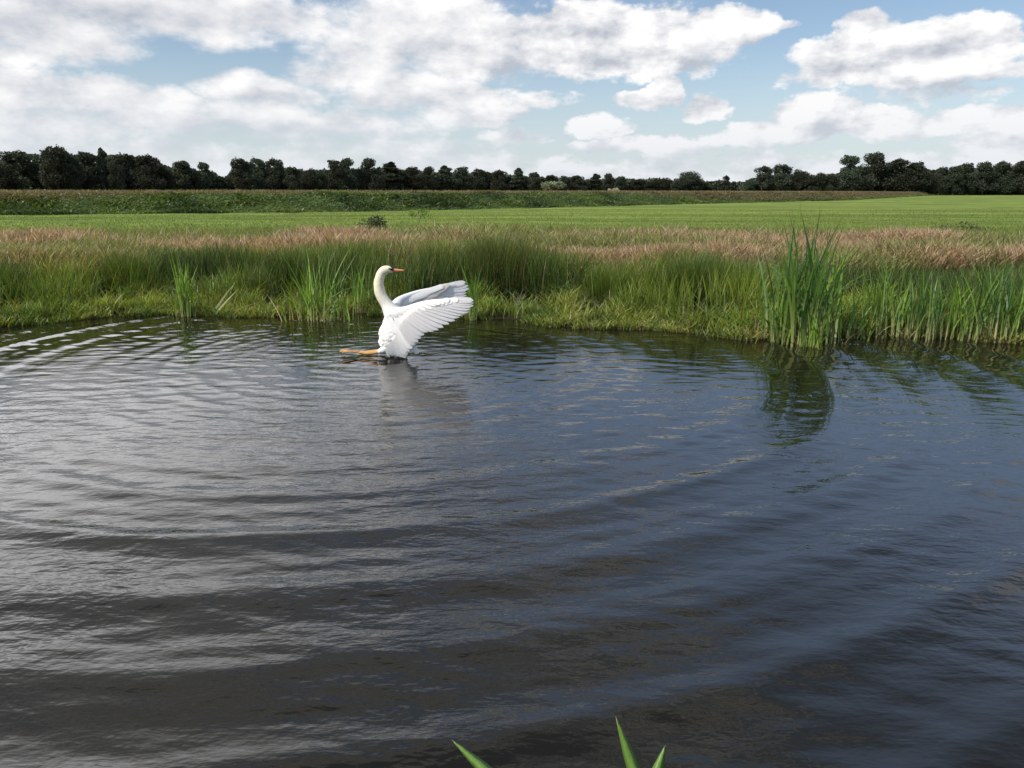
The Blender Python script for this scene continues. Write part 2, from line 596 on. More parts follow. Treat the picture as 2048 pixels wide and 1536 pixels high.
# ------------------------------------------------------------------ blades
def blades(base, H, az_, lean, Wd, cb, ct, nseg=3, droop=0.0, prof=None, cmix=None, face=None, power=2.0):
    n = len(base)
    H = np.broadcast_to(H, (n,))
    lean = np.broadcast_to(lean, (n,))
    Wd = np.broadcast_to(Wd, (n,))
    droop = np.broadcast_to(droop, (n,))
    lx, ly = np.sin(az_), np.cos(az_)
    fa = rng.random(n) * 2 * math.pi if face is None else face
    sx, sy = np.cos(fa), np.sin(fa)
    V = np.zeros((n, 2 * nseg + 1, 3))
    C = np.zeros((n, 2 * nseg + 1, 3))
    for k in range(nseg + 1):
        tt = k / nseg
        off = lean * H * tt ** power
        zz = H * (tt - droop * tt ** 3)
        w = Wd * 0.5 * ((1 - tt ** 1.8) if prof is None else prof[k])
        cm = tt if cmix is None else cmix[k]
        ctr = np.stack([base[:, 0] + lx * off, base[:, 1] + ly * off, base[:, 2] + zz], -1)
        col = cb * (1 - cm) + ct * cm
        if k < nseg:
            V[:, 2 * k] = ctr - np.stack([sx * w, sy * w, 0 * w], -1)
            V[:, 2 * k + 1] = ctr + np.stack([sx * w, sy * w, 0 * w], -1)
            C[:, 2 * k] = col
            C[:, 2 * k + 1] = col
        else:
            V[:, 2 * k] = ctr
            C[:, 2 * k] = col
    o_ = (np.arange(n) * (2 * nseg + 1))[:, None]
    q = np.concatenate([o_ + np.array([2 * k, 2 * k + 1, 2 * k + 3, 2 * k + 2]) for k in range(nseg - 1)]) if nseg > 1 else np.zeros((0, 4), int)
    tr = o_ + np.array([2 * nseg - 2, 2 * nseg - 1, 2 * nseg])
    return V.reshape(-1, 3), q, tr, C.reshape(-1, 3)


def join(parts):
    Vs, Qs, Ts, Cs = [], [], [], []
    k = 0
    for v, q, t_, c_ in parts:
        Vs.append(v)
        Qs.append(q + k)
        Ts.append(t_ + k)
        Cs.append(c_)
        k += len(v)
    return np.concatenate(Vs), np.concatenate(Qs), np.concatenate(Ts), np.concatenate(Cs)


def grass_obj(name, parts, mat=None, parent=None):
    v, q, t_, c_ = join(parts)
    me = mesh_np(name, v, q, t_, col=np.clip(c_, 0, 1))
    return link(name, me, [mat or M_grass], parent)


def mixc(a, b, f):
    return np.array(a)[None] * (1 - f[:, None]) + np.array(b)[None] * f[:, None]


def jit(c_, amt=0.2):
    return c_ * (1 + amt * (rng.random((len(c_), 1)) * 2 - 1))


def view_x(n, y, margin=1.12):
    return (rng.random(n) * 2 - 1) * (y * 0.70 * margin)


# --- low bright marsh grass along the waterline
VOIDS = [((px_ - 1024) / F * 12.6, w_) for px_, w_ in ((1060, .34), (1010, .2), (1180, .3), (1385, .34), (545, .3), (330, .26), (190, .22), (700, .25), (1500, .22), (905, .2), (60, .2))]


def in_void(x, s_):
    v = 0
    for vx, vw in VOIDS:
        v = v + np.exp(-((x - vx) / vw) ** 2)
    return np.clip(v * 1.6, 0, 1) * sstep(.35, .6, s_) * (1 - sstep(1.5, 2.0, s_))


parts = []
n = 80000
sx_ = (rng.random(n) * 2 - 1) * 10.5
s_ = rng.random(n) ** 1.25 * 1.9 - 0.22
y_ = shore(sx_) + s_
pt = fbm(sx_ * 1.6, y_ * 2.2, 71)
keep = (rng.random(n) < sstep(0.36, 0.54, pt + 0.16 * sstep(0.0, 0.5, s_))) & (rng.random(n) > in_void(sx_, s_) * .93)
sx_, y_, s_, pt = sx_[keep], y_[keep], s_[keep], pt[keep]
z_ = np.maximum(gz(sx_, y_), -0.01)
h_ = (0.05 + 0.17 * rng.random(len(sx_))) * (0.55 + 0.7 * sstep(-0.2, 0.8, s_)) * (0.6 + 0.9 * fbm(sx_ * 2, y_ * 2, 72))
f1 = np.clip(fbm(sx_ * 2.3, y_ * 3.0, 73) + rng.normal(0, .12, len(sx_)), 0, 1)
cb = jit(mixc((0.10, 0.15, 0.025), (0.17, 0.17, 0.05), f1), .3)
ct = jit(mixc((0.12, 0.20, 0.028), (0.36, 0.40, 0.07), sstep(.35, .7, f1)), .45)
dry = rng.random(len(sx_)) < 0.08 + .55 * sstep(2.8, 3.6, sx_) * (1 - sstep(.25, .6, s_))
ct[dry] = np.array([0.34, 0.24, 0.13]) * (.5 + .8 * rng.random((dry.sum(), 1)))
cb[dry] *= .7
parts.append(blades(np.stack([sx_, y_, z_], -1), h_ * 1.25, rng.random(len(sx_)) * 6.28, 0.35 + 0.9 * rng.random(len(sx_)), 0.013 + .016 * rng.random(len(sx_)), cb, ct, 3))
o = grass_obj('marsh_grass', parts)
tag(o, 'low bright yellow-green marsh grass creeping along the far waterline', kind='stuff')


parts = []
for i in range(300):
    xx = (rng.random() * 2 - 1) * 10
    ss = .1 + 1.3 * rng.random()
    if fbm(np.array([xx * .8]), np.array([ss]), 77)[0] < .45 or in_void(xx, ss) > .3:
        continue
    yy = float(shore(np.array([xx]))[0]) + ss
    n_ = 60 + int(70 * rng.random())
    x = xx + rng.normal(0, .09, n_)
    y = yy + rng.normal(0, .07, n_)
    hh = (.18 + .34 * rng.random() * (.4 + ss * .6)) * (.6 + .5 * rng.random(n_))
    tn = np.clip(rng.random() + rng.normal(0, .15, n_), 0, 1)
    parts.append(blades(np.stack([x, y, gz(x, y).clip(-.02, 9)], -1), hh, rng.random(n_) * 6.28, .2 + .6 * rng.random(n_), .010 + .008 * rng.random(n_),
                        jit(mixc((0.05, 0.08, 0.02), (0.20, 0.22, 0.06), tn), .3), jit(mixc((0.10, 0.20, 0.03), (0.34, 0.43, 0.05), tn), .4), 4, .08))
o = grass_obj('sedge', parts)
tag(o, 'bright tufts of sedge scattered over the marshy waterline', kind='stuff')

# --- rushes: dense tall band
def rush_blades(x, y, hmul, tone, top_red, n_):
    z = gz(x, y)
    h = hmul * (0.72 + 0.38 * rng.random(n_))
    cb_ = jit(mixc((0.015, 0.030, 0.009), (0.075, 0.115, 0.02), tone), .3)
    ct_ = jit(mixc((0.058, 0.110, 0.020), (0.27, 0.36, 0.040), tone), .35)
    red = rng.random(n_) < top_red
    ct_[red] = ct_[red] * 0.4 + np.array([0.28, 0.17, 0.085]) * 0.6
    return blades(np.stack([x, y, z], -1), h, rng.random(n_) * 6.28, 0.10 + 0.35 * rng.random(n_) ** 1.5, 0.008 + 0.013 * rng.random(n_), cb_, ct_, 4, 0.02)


parts = []
nc = 620
cx = (rng.random(nc) * 2 - 1) * 11.5
cs = 0.60 + 2.5 * rng.random(nc) ** .85
cy = shore(cx) + cs
for i in range(nc):
    n_ = int(60 + 50 * rng.random())
    rad = 0.14 + 0.13 * rng.random()
    x = cx[i] + rng.normal(0, rad, n_)
    y = cy[i] + rng.normal(0, rad, n_)
    gap = fbm(np.array([cx[i] * 0.55]), np.array([cy[i] * 0.8]), 81)[0]
    if (gap < 0.43 and cs[i] < 1.7) or (cs[i] < 1.25 and in_void(cx[i], cs[i]) > .35):
        continue
    pxc = 1024 + cx[i] / cy[i] * F
    ytop = np.interp(pxc, [0, 200, 300, 430, 600, 850, 960, 1060, 1130, 1250, 1345, 1440, 1540, 1700, 2048], [515, 505, 495, 490, 480, 470, 455, 468, 505, 512, 484, 505, 520, 530, 525])
    hm = CAM_H - (ytop - 384) / F * cy[i] - float(gz(cx[i:i + 1], cy[i:i + 1])[0])
    hm *= (0.62 + 0.36 * min(1, (cs[i] - .6) / 1.3)) * (.70 + .50 * fbm(np.array([cx[i] * 1.1]), np.array([cy[i] * 1.4]), 82)[0])
    tone = np.full(n_, float(fbm(np.array([cx[i] * 0.45]), np.array([cy[i] * .7]), 83)[0]) * 2.8 - 0.95 + rng.normal(0, .18))
    tone = np.clip(tone + rng.normal(0, .15, n_), 0, 1)
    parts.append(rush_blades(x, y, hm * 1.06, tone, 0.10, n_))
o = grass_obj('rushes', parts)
tag(o, 'dense stand of dark and yellow-green rushes along the far bank', kind='stuff')

# --- bright mixed leaves between the rushes
parts = []
n = 30000
x = (rng.random(n) * 2 - 1) * 11.5
s_ = 0.5 + 2.6 * rng.random(n)
y = shore(x) + s_
pt = fbm(x * 0.9 + 4, y * 1.3, 91)
k = (rng.random(n) < sstep(0.42, 0.6, pt)) & (rng.random(n) > in_void(x, s_))
x, y, s_ = x[k], y[k], s_[k]
h = (0.16 + 0.32 * rng.random(len(x))) * sstep(0.1, 1.6, s_) + .08
tn = fbm(x * 1.2, y * 1.2, 92)
parts.append(blades(np.stack([x, y, gz(x, y)], -1), h, rng.random(len(x)) * 6.28, .3 + .6 * rng.random(len(x)), 0.010 + 0.010 * rng.random(len(x)),
                    jit(mixc((0.05, 0.09, 0.018), (0.10, 0.15, 0.025), tn), .3), jit(mixc((0.13, 0.23, 0.03), (0.25, 0.33, 0.05), tn), .3), 3, .1))
o = grass_obj('bank_grass', parts)
tag(o, 'mid-height bright grass growing between the rushes of the far bank', kind='stuff')

# --- reddish flowering grass behind the rushes
parts = []
n = 260000
y = 13.0 + 9.5 * rng.random(n) ** 1.1
x = view_x(n, y)
s_ = y - shore(x)
dens_ = sstep(1.8, 3.2, s_ + 1.0 * (fbm(x * .5, y * .5, 101) - .5)) * (1 - sstep(5.6, 9.0, s_ + 4 * (fbm(x * .16, y * .3, 102) - .5)))
gapr = sstep(0.36, 0.50, fbm(x * 0.30 + 7, y * 0.6, 103))
k = rng.random(n) < dens_ * (0.25 + 0.75 * gapr)
x, y = x[k], y[k]
nn = len(x)
h = (0.34 + 0.26 * rng.random(nn)) * (0.55 + 0.8 * fbm(x * .8, y * .8, 104))
redness = np.clip(sstep(.32, .60, fbm(x * .5, y * 1.0, 105)) + rng.normal(0, .25, nn), 0, 1)
cb = jit(mixc((0.13, 0.17, 0.04), (0.20, 0.17, 0.075), redness), .25)
ct = jit(mixc((0.22, 0.24, 0.08), (0.44, 0.295, 0.21), redness), .6)
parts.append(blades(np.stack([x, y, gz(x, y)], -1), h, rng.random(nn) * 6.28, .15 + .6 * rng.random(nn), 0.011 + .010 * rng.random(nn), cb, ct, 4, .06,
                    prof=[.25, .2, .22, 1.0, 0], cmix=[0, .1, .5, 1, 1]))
n = 110000
y = 13.2 + 13.5 * rng.random(n)
x = view_x(n, y)
h = (.10 + .22 * rng.random(n)) * (.5 + 1.1 * fbm(x * .7, y * .9, 107)) * (1.25 - .5 * sstep(17, 26, y))
tn = fbm(x * .5, y * .5, 106)
parts.append(blades(np.stack([x, y, gz(x, y)], -1), h, rng.random(n) * 6.28, .3 + .5 * rng.random(n), .014 + .01 * rng.random(n),
                    jit(mixc((0.06, 0.10, 0.02), (0.14, 0.16, 0.04), tn), .3), jit(mixc((0.13, 0.21, 0.03), (0.26, 0.27, 0.08), tn), .3), 2))
o = grass_obj('flowering_grass', parts)
tag(o, 'reddish flowering grass in a broad band behind the rushes', kind='stuff')

# --- meadow
parts = []
n = 110000
y = 20 + 42 * rng.random(n) ** 1.7
x = view_x(n, y)
k = (y - shore(x) > 9) & (dyke_sd(x, y) < 0)
x, y = x[k], y[k]
nn = len(x)
tuft = sstep(.45, .75, fbm(x * .4, y * .7, 111))
near = 1 - sstep(22, 34, y)
h = (.03 + .05 * rng.random(nn)) * (1 + 2.6 * tuft * near)
tn = sstep(.3, .7, fbm(x * .04 + y * .02, y * .22, 112))
parts.append(blades(np.stack([x, y, gz(x, y)], -1), h, rng.random(nn) * 6.28, .3 + .5 * rng.random(nn), .016 + .012 * rng.random(nn),
                    jit(mixc((0.10, 0.15, 0.03), (0.14, 0.18, 0.035), tn), .2), jit(mixc((0.15, 0.23, 0.035), (0.23, 0.28, 0.045), tn), .3), 2))
o = grass_obj('meadow_grass', parts)
tag(o, 'short mown bright green meadow grass', kind='stuff')

# --- lush growth on the slope of the dyke
segL = np.hypot(*(DP[1:] - DP[:-1]).T)
ts = np.concatenate([[0], np.cumsum(segL)])


def along(d):
    return np.interp(d, ts, DP[:, 0]), np.interp(d, ts, DP[:, 1])


def dyke_pts(n, d0, d1, lo, hi, power=1.6):
    d = d0 + (d1 - d0) * rng.random(n) ** power
    x, y = along(d)
    x2, y2 = along(d + 1.0)
    L = np.hypot(x2 - x, y2 - y)
    nx_, ny_ = -(y2 - y) / L, (x2 - x) / L
    b = lo + (hi - lo) * rng.random(n)
    return x + nx_ * b, y + ny_ * b, b, d


parts = []
x, y, b, d = dyke_pts(120000, ts[1] - 30, ts[9], -0.6, 5.2)
lump = fbm(x * .45, y * .45, 121)
h = (.10 + .30 * sstep(.35, .75, lump) ** 1.3) * (.5 + .9 * rng.random(len(x))) * (1 - .55 * sstep(3.2, 5, b))
tn = np.clip(sstep(.32, .68, fbm(x * .30 + 3, y * .30, 122)) + rng.normal(0, .12, len(x)), 0, 1)
cb = jit(mixc((0.025, 0.042, 0.014), (0.07, 0.10, 0.03), tn), .3)
ct = jit(mixc((0.060, 0.105, 0.028), (0.16, 0.23, 0.050), tn), .35)
tp = sstep(3.4, 4.8, b + 1.6 * (1 - sstep(ts[1], ts[1] + 14, d)) + 3.0 * sstep(ts[6] - 15, ts[7] + 10, d) + 1.4 * (fbm(x * .2, y * .2, 125) - .5))[:, None]
ct = ct * (1 - tp) + np.array([0.20, 0.155, 0.08]) * tp
cb = cb * (1 - tp) + np.array([0.12, 0.10, 0.05]) * tp
parts.append(blades(np.stack([x, y, gz(x, y)], -1), h, rng.random(len(x)) * 6.28, .5 + 1.1 * rng.random(len(x)), .07 + .06 * rng.random(len(x)), cb, ct, 3, .25, prof=[.5, 1, .8, 0]))
o = grass_obj('dyke_herbs', parts)
tag(o, 'lush dark green herbs covering the slope of the low dyke', kind='stuff')

parts = []
x, y, b, d = dyke_pts(70000, ts[1] - 40, ts[9] + 60, 4.2, 30, 1.3)
h = .12 + .20 * rng.random(len(x))
tn = np.clip(fbm(x * .15, y * .15, 131) + rng.normal(0, .2, len(x)), 0, 1)
parts.append(blades(np.stack([x, y, gz(x, y)], -1), h, rng.random(len(x)) * 6.28, .2 + .4 * rng.random(len(x)), .05 + .05 * rng.random(len(x)),
                    jit(mixc((0.10, 0.10, 0.04), (0.17, 0.12, 0.06), tn), .2), jit(mixc((0.14, 0.16, 0.06), (0.27, 0.19, 0.12), tn), .3), 2, 0))
o = grass_obj('dry_grass', parts)
tag(o, 'brownish dry grass along the top of the dyke', kind='stuff')


# ------------------------------------------------------------------ marginal plants: reed mace clumps
def reed_clump(name, x, y, n, radx, rady, hmin, hmax, label, cat, group=None, lean=.25, bent=.10, tone=0.5, wd=.020, lush=False, az0=None, dry=.06):
    z0 = max(float(gz(np.array([x]), np.array([y]))[0]), -0.12)
    root = bpy.data.objects.new(name, None)
    COL.objects.link(root)
    root.location = (x, y, z0)
    tag(root, label, cat, group)
    bx = rng.normal(0, radx, n)
    by = rng.normal(0, rady, n)
    base = np.stack([bx, by, gz(x + bx, y + by).clip(-.12, 9) - z0], -1)
    H = hmin + (hmax - hmin) * rng.random(n) ** 1.0
    H *= np.exp(-.25 * (bx / (radx * 1.6)) ** 2)
    a = rng.random(n) * 6.28 if az0 is None else az0 + rng.normal(0, .35, n)
    ln = lean * (.2 + rng.random(n))
    dr = .05 * rng.random(n)
    bn = rng.random(n) < bent
    ln = np.where(bn, .5 + .6 * rng.random(n), ln)
    dr = np.where(bn, .3 + .35 * rng.random(n), dr)
    tn = np.clip(tone + rng.normal(0, .25, n), 0, 1)
    cb_ = jit(mixc((0.22, 0.26, 0.07), (0.55, 0.54, 0.27), rng.random(n)), .2)
    ct_ = jit(mixc((0.050, 0.125, 0.045), (0.20, 0.33, 0.035), tn), .4)
    face = rng.normal(0, .9, n)
    tipc = ct_ * .75
    p1 = blades(base, H, a, ln, wd * (.6 + .7 * rng.random(n)), cb_, ct_, 7, dr, prof=[.75, .95, 1, 1, .9, .7, .4, 0], cmix=[0, .15, .55, .95, 1, 1, 1, 1], face=face)
    grass_obj('leaves', [p1], parent=root)
    nd = max(2, int(n * dry))
    bx = rng.normal(0, radx, nd)
    by = rng.normal(0, rady, nd)
    base = np.stack([bx, by, gz(x + bx, y + by).clip(-.05, 9) - z0], -1)
    cdry = jit(np.tile(np.array([[0.42, 0.33, 0.18]]), (nd, 1)), .3)
    p2 = blades(base, .35 * hmax * (.4 + .8 * rng.random(nd)), rng.random(nd) * 6.28, .5 + 1.1 * rng.random(nd), wd * .8, cdry, cdry * 1.1, 5, .3 * rng.random(nd), power=1.4)
    grass_obj('withered_leaves', [p2], parent=root)
    return root


def clump_at(px, py, *a, **k):
    x, y = on_plane(px, py)
    return reed_clump('reed_clump', x, y, *a, **k)


G1 = 'reed clumps standing at the far waterline'
clump_at(374, 631, 60, .075, .06, .45, 1.22, 'slender bright reed clump by itself at the left of the far bank', 'reed clump', G1, tone=.85, lean=.22)
clump_at(352, 612, 10, .06, .05, .2, .60, 'short greyish reed tuft close to the slender bright clump', 'reed clump', G1, tone=.2, lean=.4)
clump_at(640, 640, 110, .20, .12, .45, 1.36, 'wide bright reed clump with orange base left of the swan', 'reed clump', G1, tone=.75, lean=.35, bent=.12, dry=.25)
clump_at(722, 624, 40, .10, .10, .4, .95, 'pale reed clump just behind the swan neck', 'reed clump', G1, tone=.7, lean=.15)
clump_at(944, 640, 22, .05, .05, .6, 1.05, 'thin tall reed tuft at the tips of the swan wings', 'reed clump', G1, tone=.6, lean=.2)
clump_at(450, 616, 34, .16, .10, .3, .62, 'low spreading reed tuft above the fallen leaves', 'reed clump', G1, tone=.5, lean=.6)
clump_at(1605, 680, 185, .24, .17, .58, 1.92, 'tallest and densest blue-green reed clump with dark leaning tips', 'reed clump', G1, tone=.36, lean=.33, bent=.15, wd=.027)
clump_at(1560, 682, 46, .10, .10, .35, .85, 'bright short reeds at the left foot of the tallest clump', 'reed clump', G1, tone=.9, lean=.3)
clump_at(1625, 694, 42, .08, .06, .25, .70, 'vivid yellow-green young reeds in front of the tallest clump', 'reed clump', G1, tone=1.0, lean=.3)
clump_at(1478, 668, 40, .12, .08, .16, .45, 'short yellow-green reed tuft in shallow water left of the tallest clump', 'reed clump', G1, tone=1.0, lean=.35)
clump_at(1700, 676, 46, .14, .12, .3, .85, 'low reeds with drooping pale leaves right of the tallest clump', 'reed clump', G1, tone=.5, lean=.5, bent=.3)
clump_at(1765, 668, 84, .17, .14, .5, 1.18, 'dense mid-height reed clump, second large one from the tallest', 'reed clump', G1, tone=.45, lean=.3)
clump_at(1838, 674, 86, .17, .13, .5, 1.12, 'dark-leaved reed clump in the middle of the right-hand reed row', 'reed clump', G1, tone=.35, lean=.28)
clump_at(1905, 676, 60, .15, .12, .4, 1.0, 'bright loose reed clump between two darker ones at the right', 'reed clump', G1, tone=.8, lean=.35)
clump_at(1975, 680, 84, .17, .13, .6, 1.28, 'tall dark reed clump with leaning tips near the right edge', 'reed clump', G1, tone=.3, lean=.4)
clump_at(2040, 686, 60, .13, .12, .4, 1.1, 'reed clump cut by the right edge of the picture', 'reed clump', G1, tone=.7, lean=.35)
clump_at(2110, 690, 70, .16, .12, .5, 1.2, 'reed clump standing beyond the right edge of the picture', 'reed clump', G1, tone=.4, lean=.35)

# fallen pale leaves by the left clump
x, y = on_plane(425, 632)
root = bpy.data.objects.new('fallen_reed', None)
COL.objects.link(root)
root.location = (x, y, 0.0)
tag(root, 'three pale fallen reed leaves fanning right over the far waterline', 'reed')
specs = [((0, 0), .50, 1.3, .50), ((0.05, -.02), .42, 1.42, .95), ((.20, -.04), .34, 1.45, 1.9)]
base = np.array([[s[0][0], s[0][1], .02] for s in specs])
cc_ = np.tile(np.array([[0.50, 0.52, 0.26]]), (3, 1))
p1 = blades(base, np.array([.50, .42, .22]), np.array([1.3, 1.45, 1.5]), np.array([.75, .95, 2.7]), .036, cc_, cc_ * .8, 6, .02, face=np.array([.2, -.1, .1]), power=1.1, prof=[.8, 1, 1, .9, .7, .4, 0])
grass_obj('leaves', [p1], parent=root)


# tussocks of rush that stand out of the mass
def tussock(px, s, n, rad, h, tone, red, label):
    x = (px - 1024) / F * 13.3
    y = float(shore(np.array([x]))[0]) + s
    z0 = float(gz(np.array([x]), np.array([y]))[0])
    xx = rng.normal(0, rad, n).clip(-2 * rad, 2 * rad)
    yy = rng.normal(0, rad * .8, n).clip(-1.6 * rad, 1.6 * rad)
    r_ = np.hypot(xx, yy)
    hh = h * (.75 + .3 * rng.random(n)) * np.exp(-.35 * (r_ / (rad * 1.6)) ** 2)
    tn = np.clip(tone + rng.normal(0, .12, n), 0, 1)
    cb_ = jit(mixc((0.020, 0.038, 0.010), (0.07, 0.11, 0.02), tn), .3)
    ct_ = jit(mixc((0.05, 0.10, 0.02), (0.18, 0.27, 0.035), tn), .3)
    rd = rng.random(n) < red
    ct_[rd] = np.array([0.27, 0.13, 0.07])
    a = np.arctan2(xx, yy) + rng.normal(0, .4, n)
    base = np.stack([xx, yy, gz(x + xx, y + yy) - z0], -1)
    o = grass_obj('rush_tussock', [blades(base, hh, a, .12 + .35 * rng.random(n), .008 + .006 * rng.random(n), cb_, ct_, 4, .02)])
    o.location = (x, y, z0)
    tag(o, label, 'rush tussock', 'rush tussocks along the far bank')
    return o


tussock(1000, 1.75, 1500, .36, 1.16, .12, .25, 'tallest dark rush tussock with reddish top, right of the swan')
tussock(1350, 1.7, 1000, .27, .95, .30, .05, 'rounded green rush tussock halfway between swan and tallest reeds')
tussock(1215, 1.7, 800, .26, .72, .75, .02, 'yellow-green rush tussock between the two dark ones')
tussock(880, 1.9, 900, .30, 1.0, .35, .15, 'mid-green rush tussock behind the swan wings')
tussock(250, 1.8, 900, .30, .85, .30, .08, 'dark rush tussock left of the slender reed clump')
tussock(60, 1.5, 900, .30, .80, .45, .08, 'green rush tussock near the left edge of the far bank')
tussock(560, 1.9, 800, .28, .85, .30, .1, 'dark rush tussock behind the wide bright reed clump')
tussock(1450, 1.8, 700, .26, .80, .60, .05, 'light green rush tussock left behind the tallest reeds')

# dead bent stems under the dark tussocks
parts = []
for px, s in ((1050, 1.15), (1180, 1.2), (1370, 1.1), (1400, 1.1), (540, 1.2), (330, 1.2), (1500, 1.0)):
    x = (px - 1024) / F * 12.7
    y = float(shore(np.array([x]))[0]) + s
    n_ = 26
    xx = x + rng.normal(0, .22, n_)
    yy = y + rng.normal(0, .1, n_)
    cd = jit(np.tile(np.array([[0.30, 0.28, 0.22]]), (n_, 1)), .4)
    parts.append(blades(np.stack([xx, yy, gz(xx, yy)], -1), .15 + .30 * rng.random(n_), rng.random(n_) * 6.28, .4 + 1.3 * rng.random(n_), .008, cd, cd, 6, .2 + .5 * rng.random(n_), power=1.3))
o = grass_obj('withered_stems', parts)
tag(o, 'grey withered stems bent under the rushes of the far bank', kind='stuff')


# ------------------------------------------------------------------ shrubs and trees
def leaf_cloud(centres, radii, n, size, flat=.8):
    """many leaf-clump faces in the shells of overlapping lumps"""
    centres = np.array(centres, float)
    radii = np.array(radii, float)
    w = (radii[:, 0] * radii[:, 2]) ** 1.0
    idx = rng.choice(len(centres), n, p=w / w.sum())
    d = rng.normal(0, 1, (n, 3))
    d /= np.linalg.norm(d, axis=1)[:, None]
    rr = (.45 + .62 * rng.random(n) ** .7 + .3 * (rng.random(n) < .16) * rng.random(n))[:, None]
    p = centres[idx] + d * rr * radii[idx]
    a = rng.normal(0, 1, (n, 3))
    a /= np.linalg.norm(a, axis=1)[:, None]
    b = np.cross(a, rng.normal(0, 1, (n, 3)))
    b /= np.linalg.norm(b, axis=1)[:, None]
    s = (size * (.5 + rng.random(n)))[:, None]
    V = np.stack([p - a * s * .5, p + b * s * .32, p + a * s * .5, p - b * s * .32], 1).reshape(-1, 3)
    Fq = np.arange(4 * n).reshape(-1, 4)
    return V, Fq


def tube(pts, rad, n=7):
    pts = [Vector(p) for p in pts]
    V, Fq = [], []
    for i, p in enumerate(pts):
        d = (pts[min(i + 1, len(pts) - 1)] - pts[max(i - 1, 0)]).normalized()
        u = d.cross(Vector((0.3, 1, 0.1))).normalized()
        v = d.cross(u)
        for k in range(n):
            a = 2 * math.pi * k / n
            V.append(p + (u * math.cos(a) + v * math.sin(a)) * rad[i])
    for i in range(len(pts) - 1):
        for k in range(n):
            Fq.append((i * n + k, i * n + (k + 1) % n, (i + 1) * n + (k + 1) % n, (i + 1) * n + k))
    return [tuple(v) for v in V], Fq


def tree_meshes(kind, seed, dens=11000):
    """unit tree about 10 m tall"""
    r = random.Random(seed)
    cs, rs = [], []
    H = 10.0
    if kind == 'broad':
        for k in range(36):
            a = r.random() * 6.28
            z = 1.3 + 7.6 * r.random() ** 1.1
            env = 3.1 * max(0.10, 1 - ((z - 3.8) / 5.8) ** 2) ** .7
            q = env * (.25 + .65 * r.random())
            cs.append((math.cos(a) * q, math.sin(a) * q, z))
            s = (.7 + .75 * r.random()) * (1.15 - .05 * z)
            rs.append((s * 1.05, s * 1.05, s * 1.05))
        for k in range(4):
            cs.append((r.uniform(-.9, .9), r.uniform(-.9, .9), 8.3 + 1.1 * r.random()))
            rs.append((.55, .55, .55))
    elif kind == 'pine':
        for k in range(20):
            z = 2.6 + 6.6 * (k / 19)
            a = r.random() * 6.28
            env = 2.1 * (1 - .55 * (k / 19)) * (.7 + .5 * r.random())
            q = env * .6 * r.random()
            cs.append((math.cos(a) * q, math.sin(a) * q, z))
            rs.append((env * .75, env * .75, .62))
        cs.append((0, 0, 9.5))
        rs.append((.45, .45, .5))
    else:  # bushy, low and wide, leaves to the ground
        for k in range(22):
            a = r.random() * 6.28
            z = .8 + 7.4 * r.random()
            env = 4.0 * math.sqrt(max(0.05, 1 - (z / 9.2) ** 2))
            q = env * (.2 + .7 * r.random())
            cs.append((math.cos(a) * q, math.sin(a) * q, z))
            s = .9 + .8 * r.random()
            rs.append((s * 1.1, s * 1.1, s * 1.05))
    V1, F1 = leaf_cloud(cs, rs, dens, .34)
    crown = mesh_np('crown', V1, F1)
    crown.materials.append(M_tree)
    # trunk with limbs
    V, Fq = tube([(0, 0, 0), (.05, .03, 2.5), (-.05, .06, 5.5), (.05, 0, 8.2)], [.24, .19, .12, .03], 8)
    for k in range(7):
        c_ = cs[r.randrange(len(cs))]
        z = max(1.6, c_[2] * .55)
        v2, f2 = tube([(0, 0, z), (c_[0] * .5, c_[1] * .5, (z + c_[2]) / 2 + .1), c_], [.09, .06, .02], 5)
        off = len(V)
        V += v2
        Fq += [tuple(i + off for i in q) for q in f2]
    trunk = mesh_np('trunk', V, Fq, smooth=True)
    trunk.materials.append(M_bark)
    return crown, trunk


variants = {k: [tree_meshes(k, 100 + i * 7 + j) for i in range(3)] for j, k in enumerate(('broad', 'pine', 'bush'))}


def place_tree(px, top, wpx, dist, kind, label, vi=None, name=None):
    if 650 < px < 1345:
        top -= 3
    X = (px - 1024) / F * (dist * cp)          # nearly level sight line
    Y = dist
    X = ray(px, 384)[0] / ray(px, 384)[1] * Y
    z0 = float(gz(np.array([X]), np.array([Y]))[0])
    ztop = at_y(px, top, Y)[2]
    h = ztop - z0
    crown, trunk = random.choice(variants[kind]) if vi is None else variants[kind][vi]
    root = bpy.data.objects.new(name or ('pine_tree' if kind == 'pine' else 'tree'), None)
    COL.objects.link(root)
    root.location = (X, Y, z0)
    wm = wpx / F * Y
    base_w = {'broad': 8.0, 'pine': 4.6, 'bush': 10.0}[kind]
    sx_ = wm / base_w
    root.scale = (sx_, sx_, h / 9.75)
    root.rotation_euler = (0, 0, random.random() * 6.28)
    for nm, me_ in (('crown', crown), ('trunk', trunk)):
        c_ = bpy.data.objects.new(nm, me_)
        COL.objects.link(c_)
        c_.parent = root
    tag(root, label, 'tree', 'trees along the horizon')
    return root


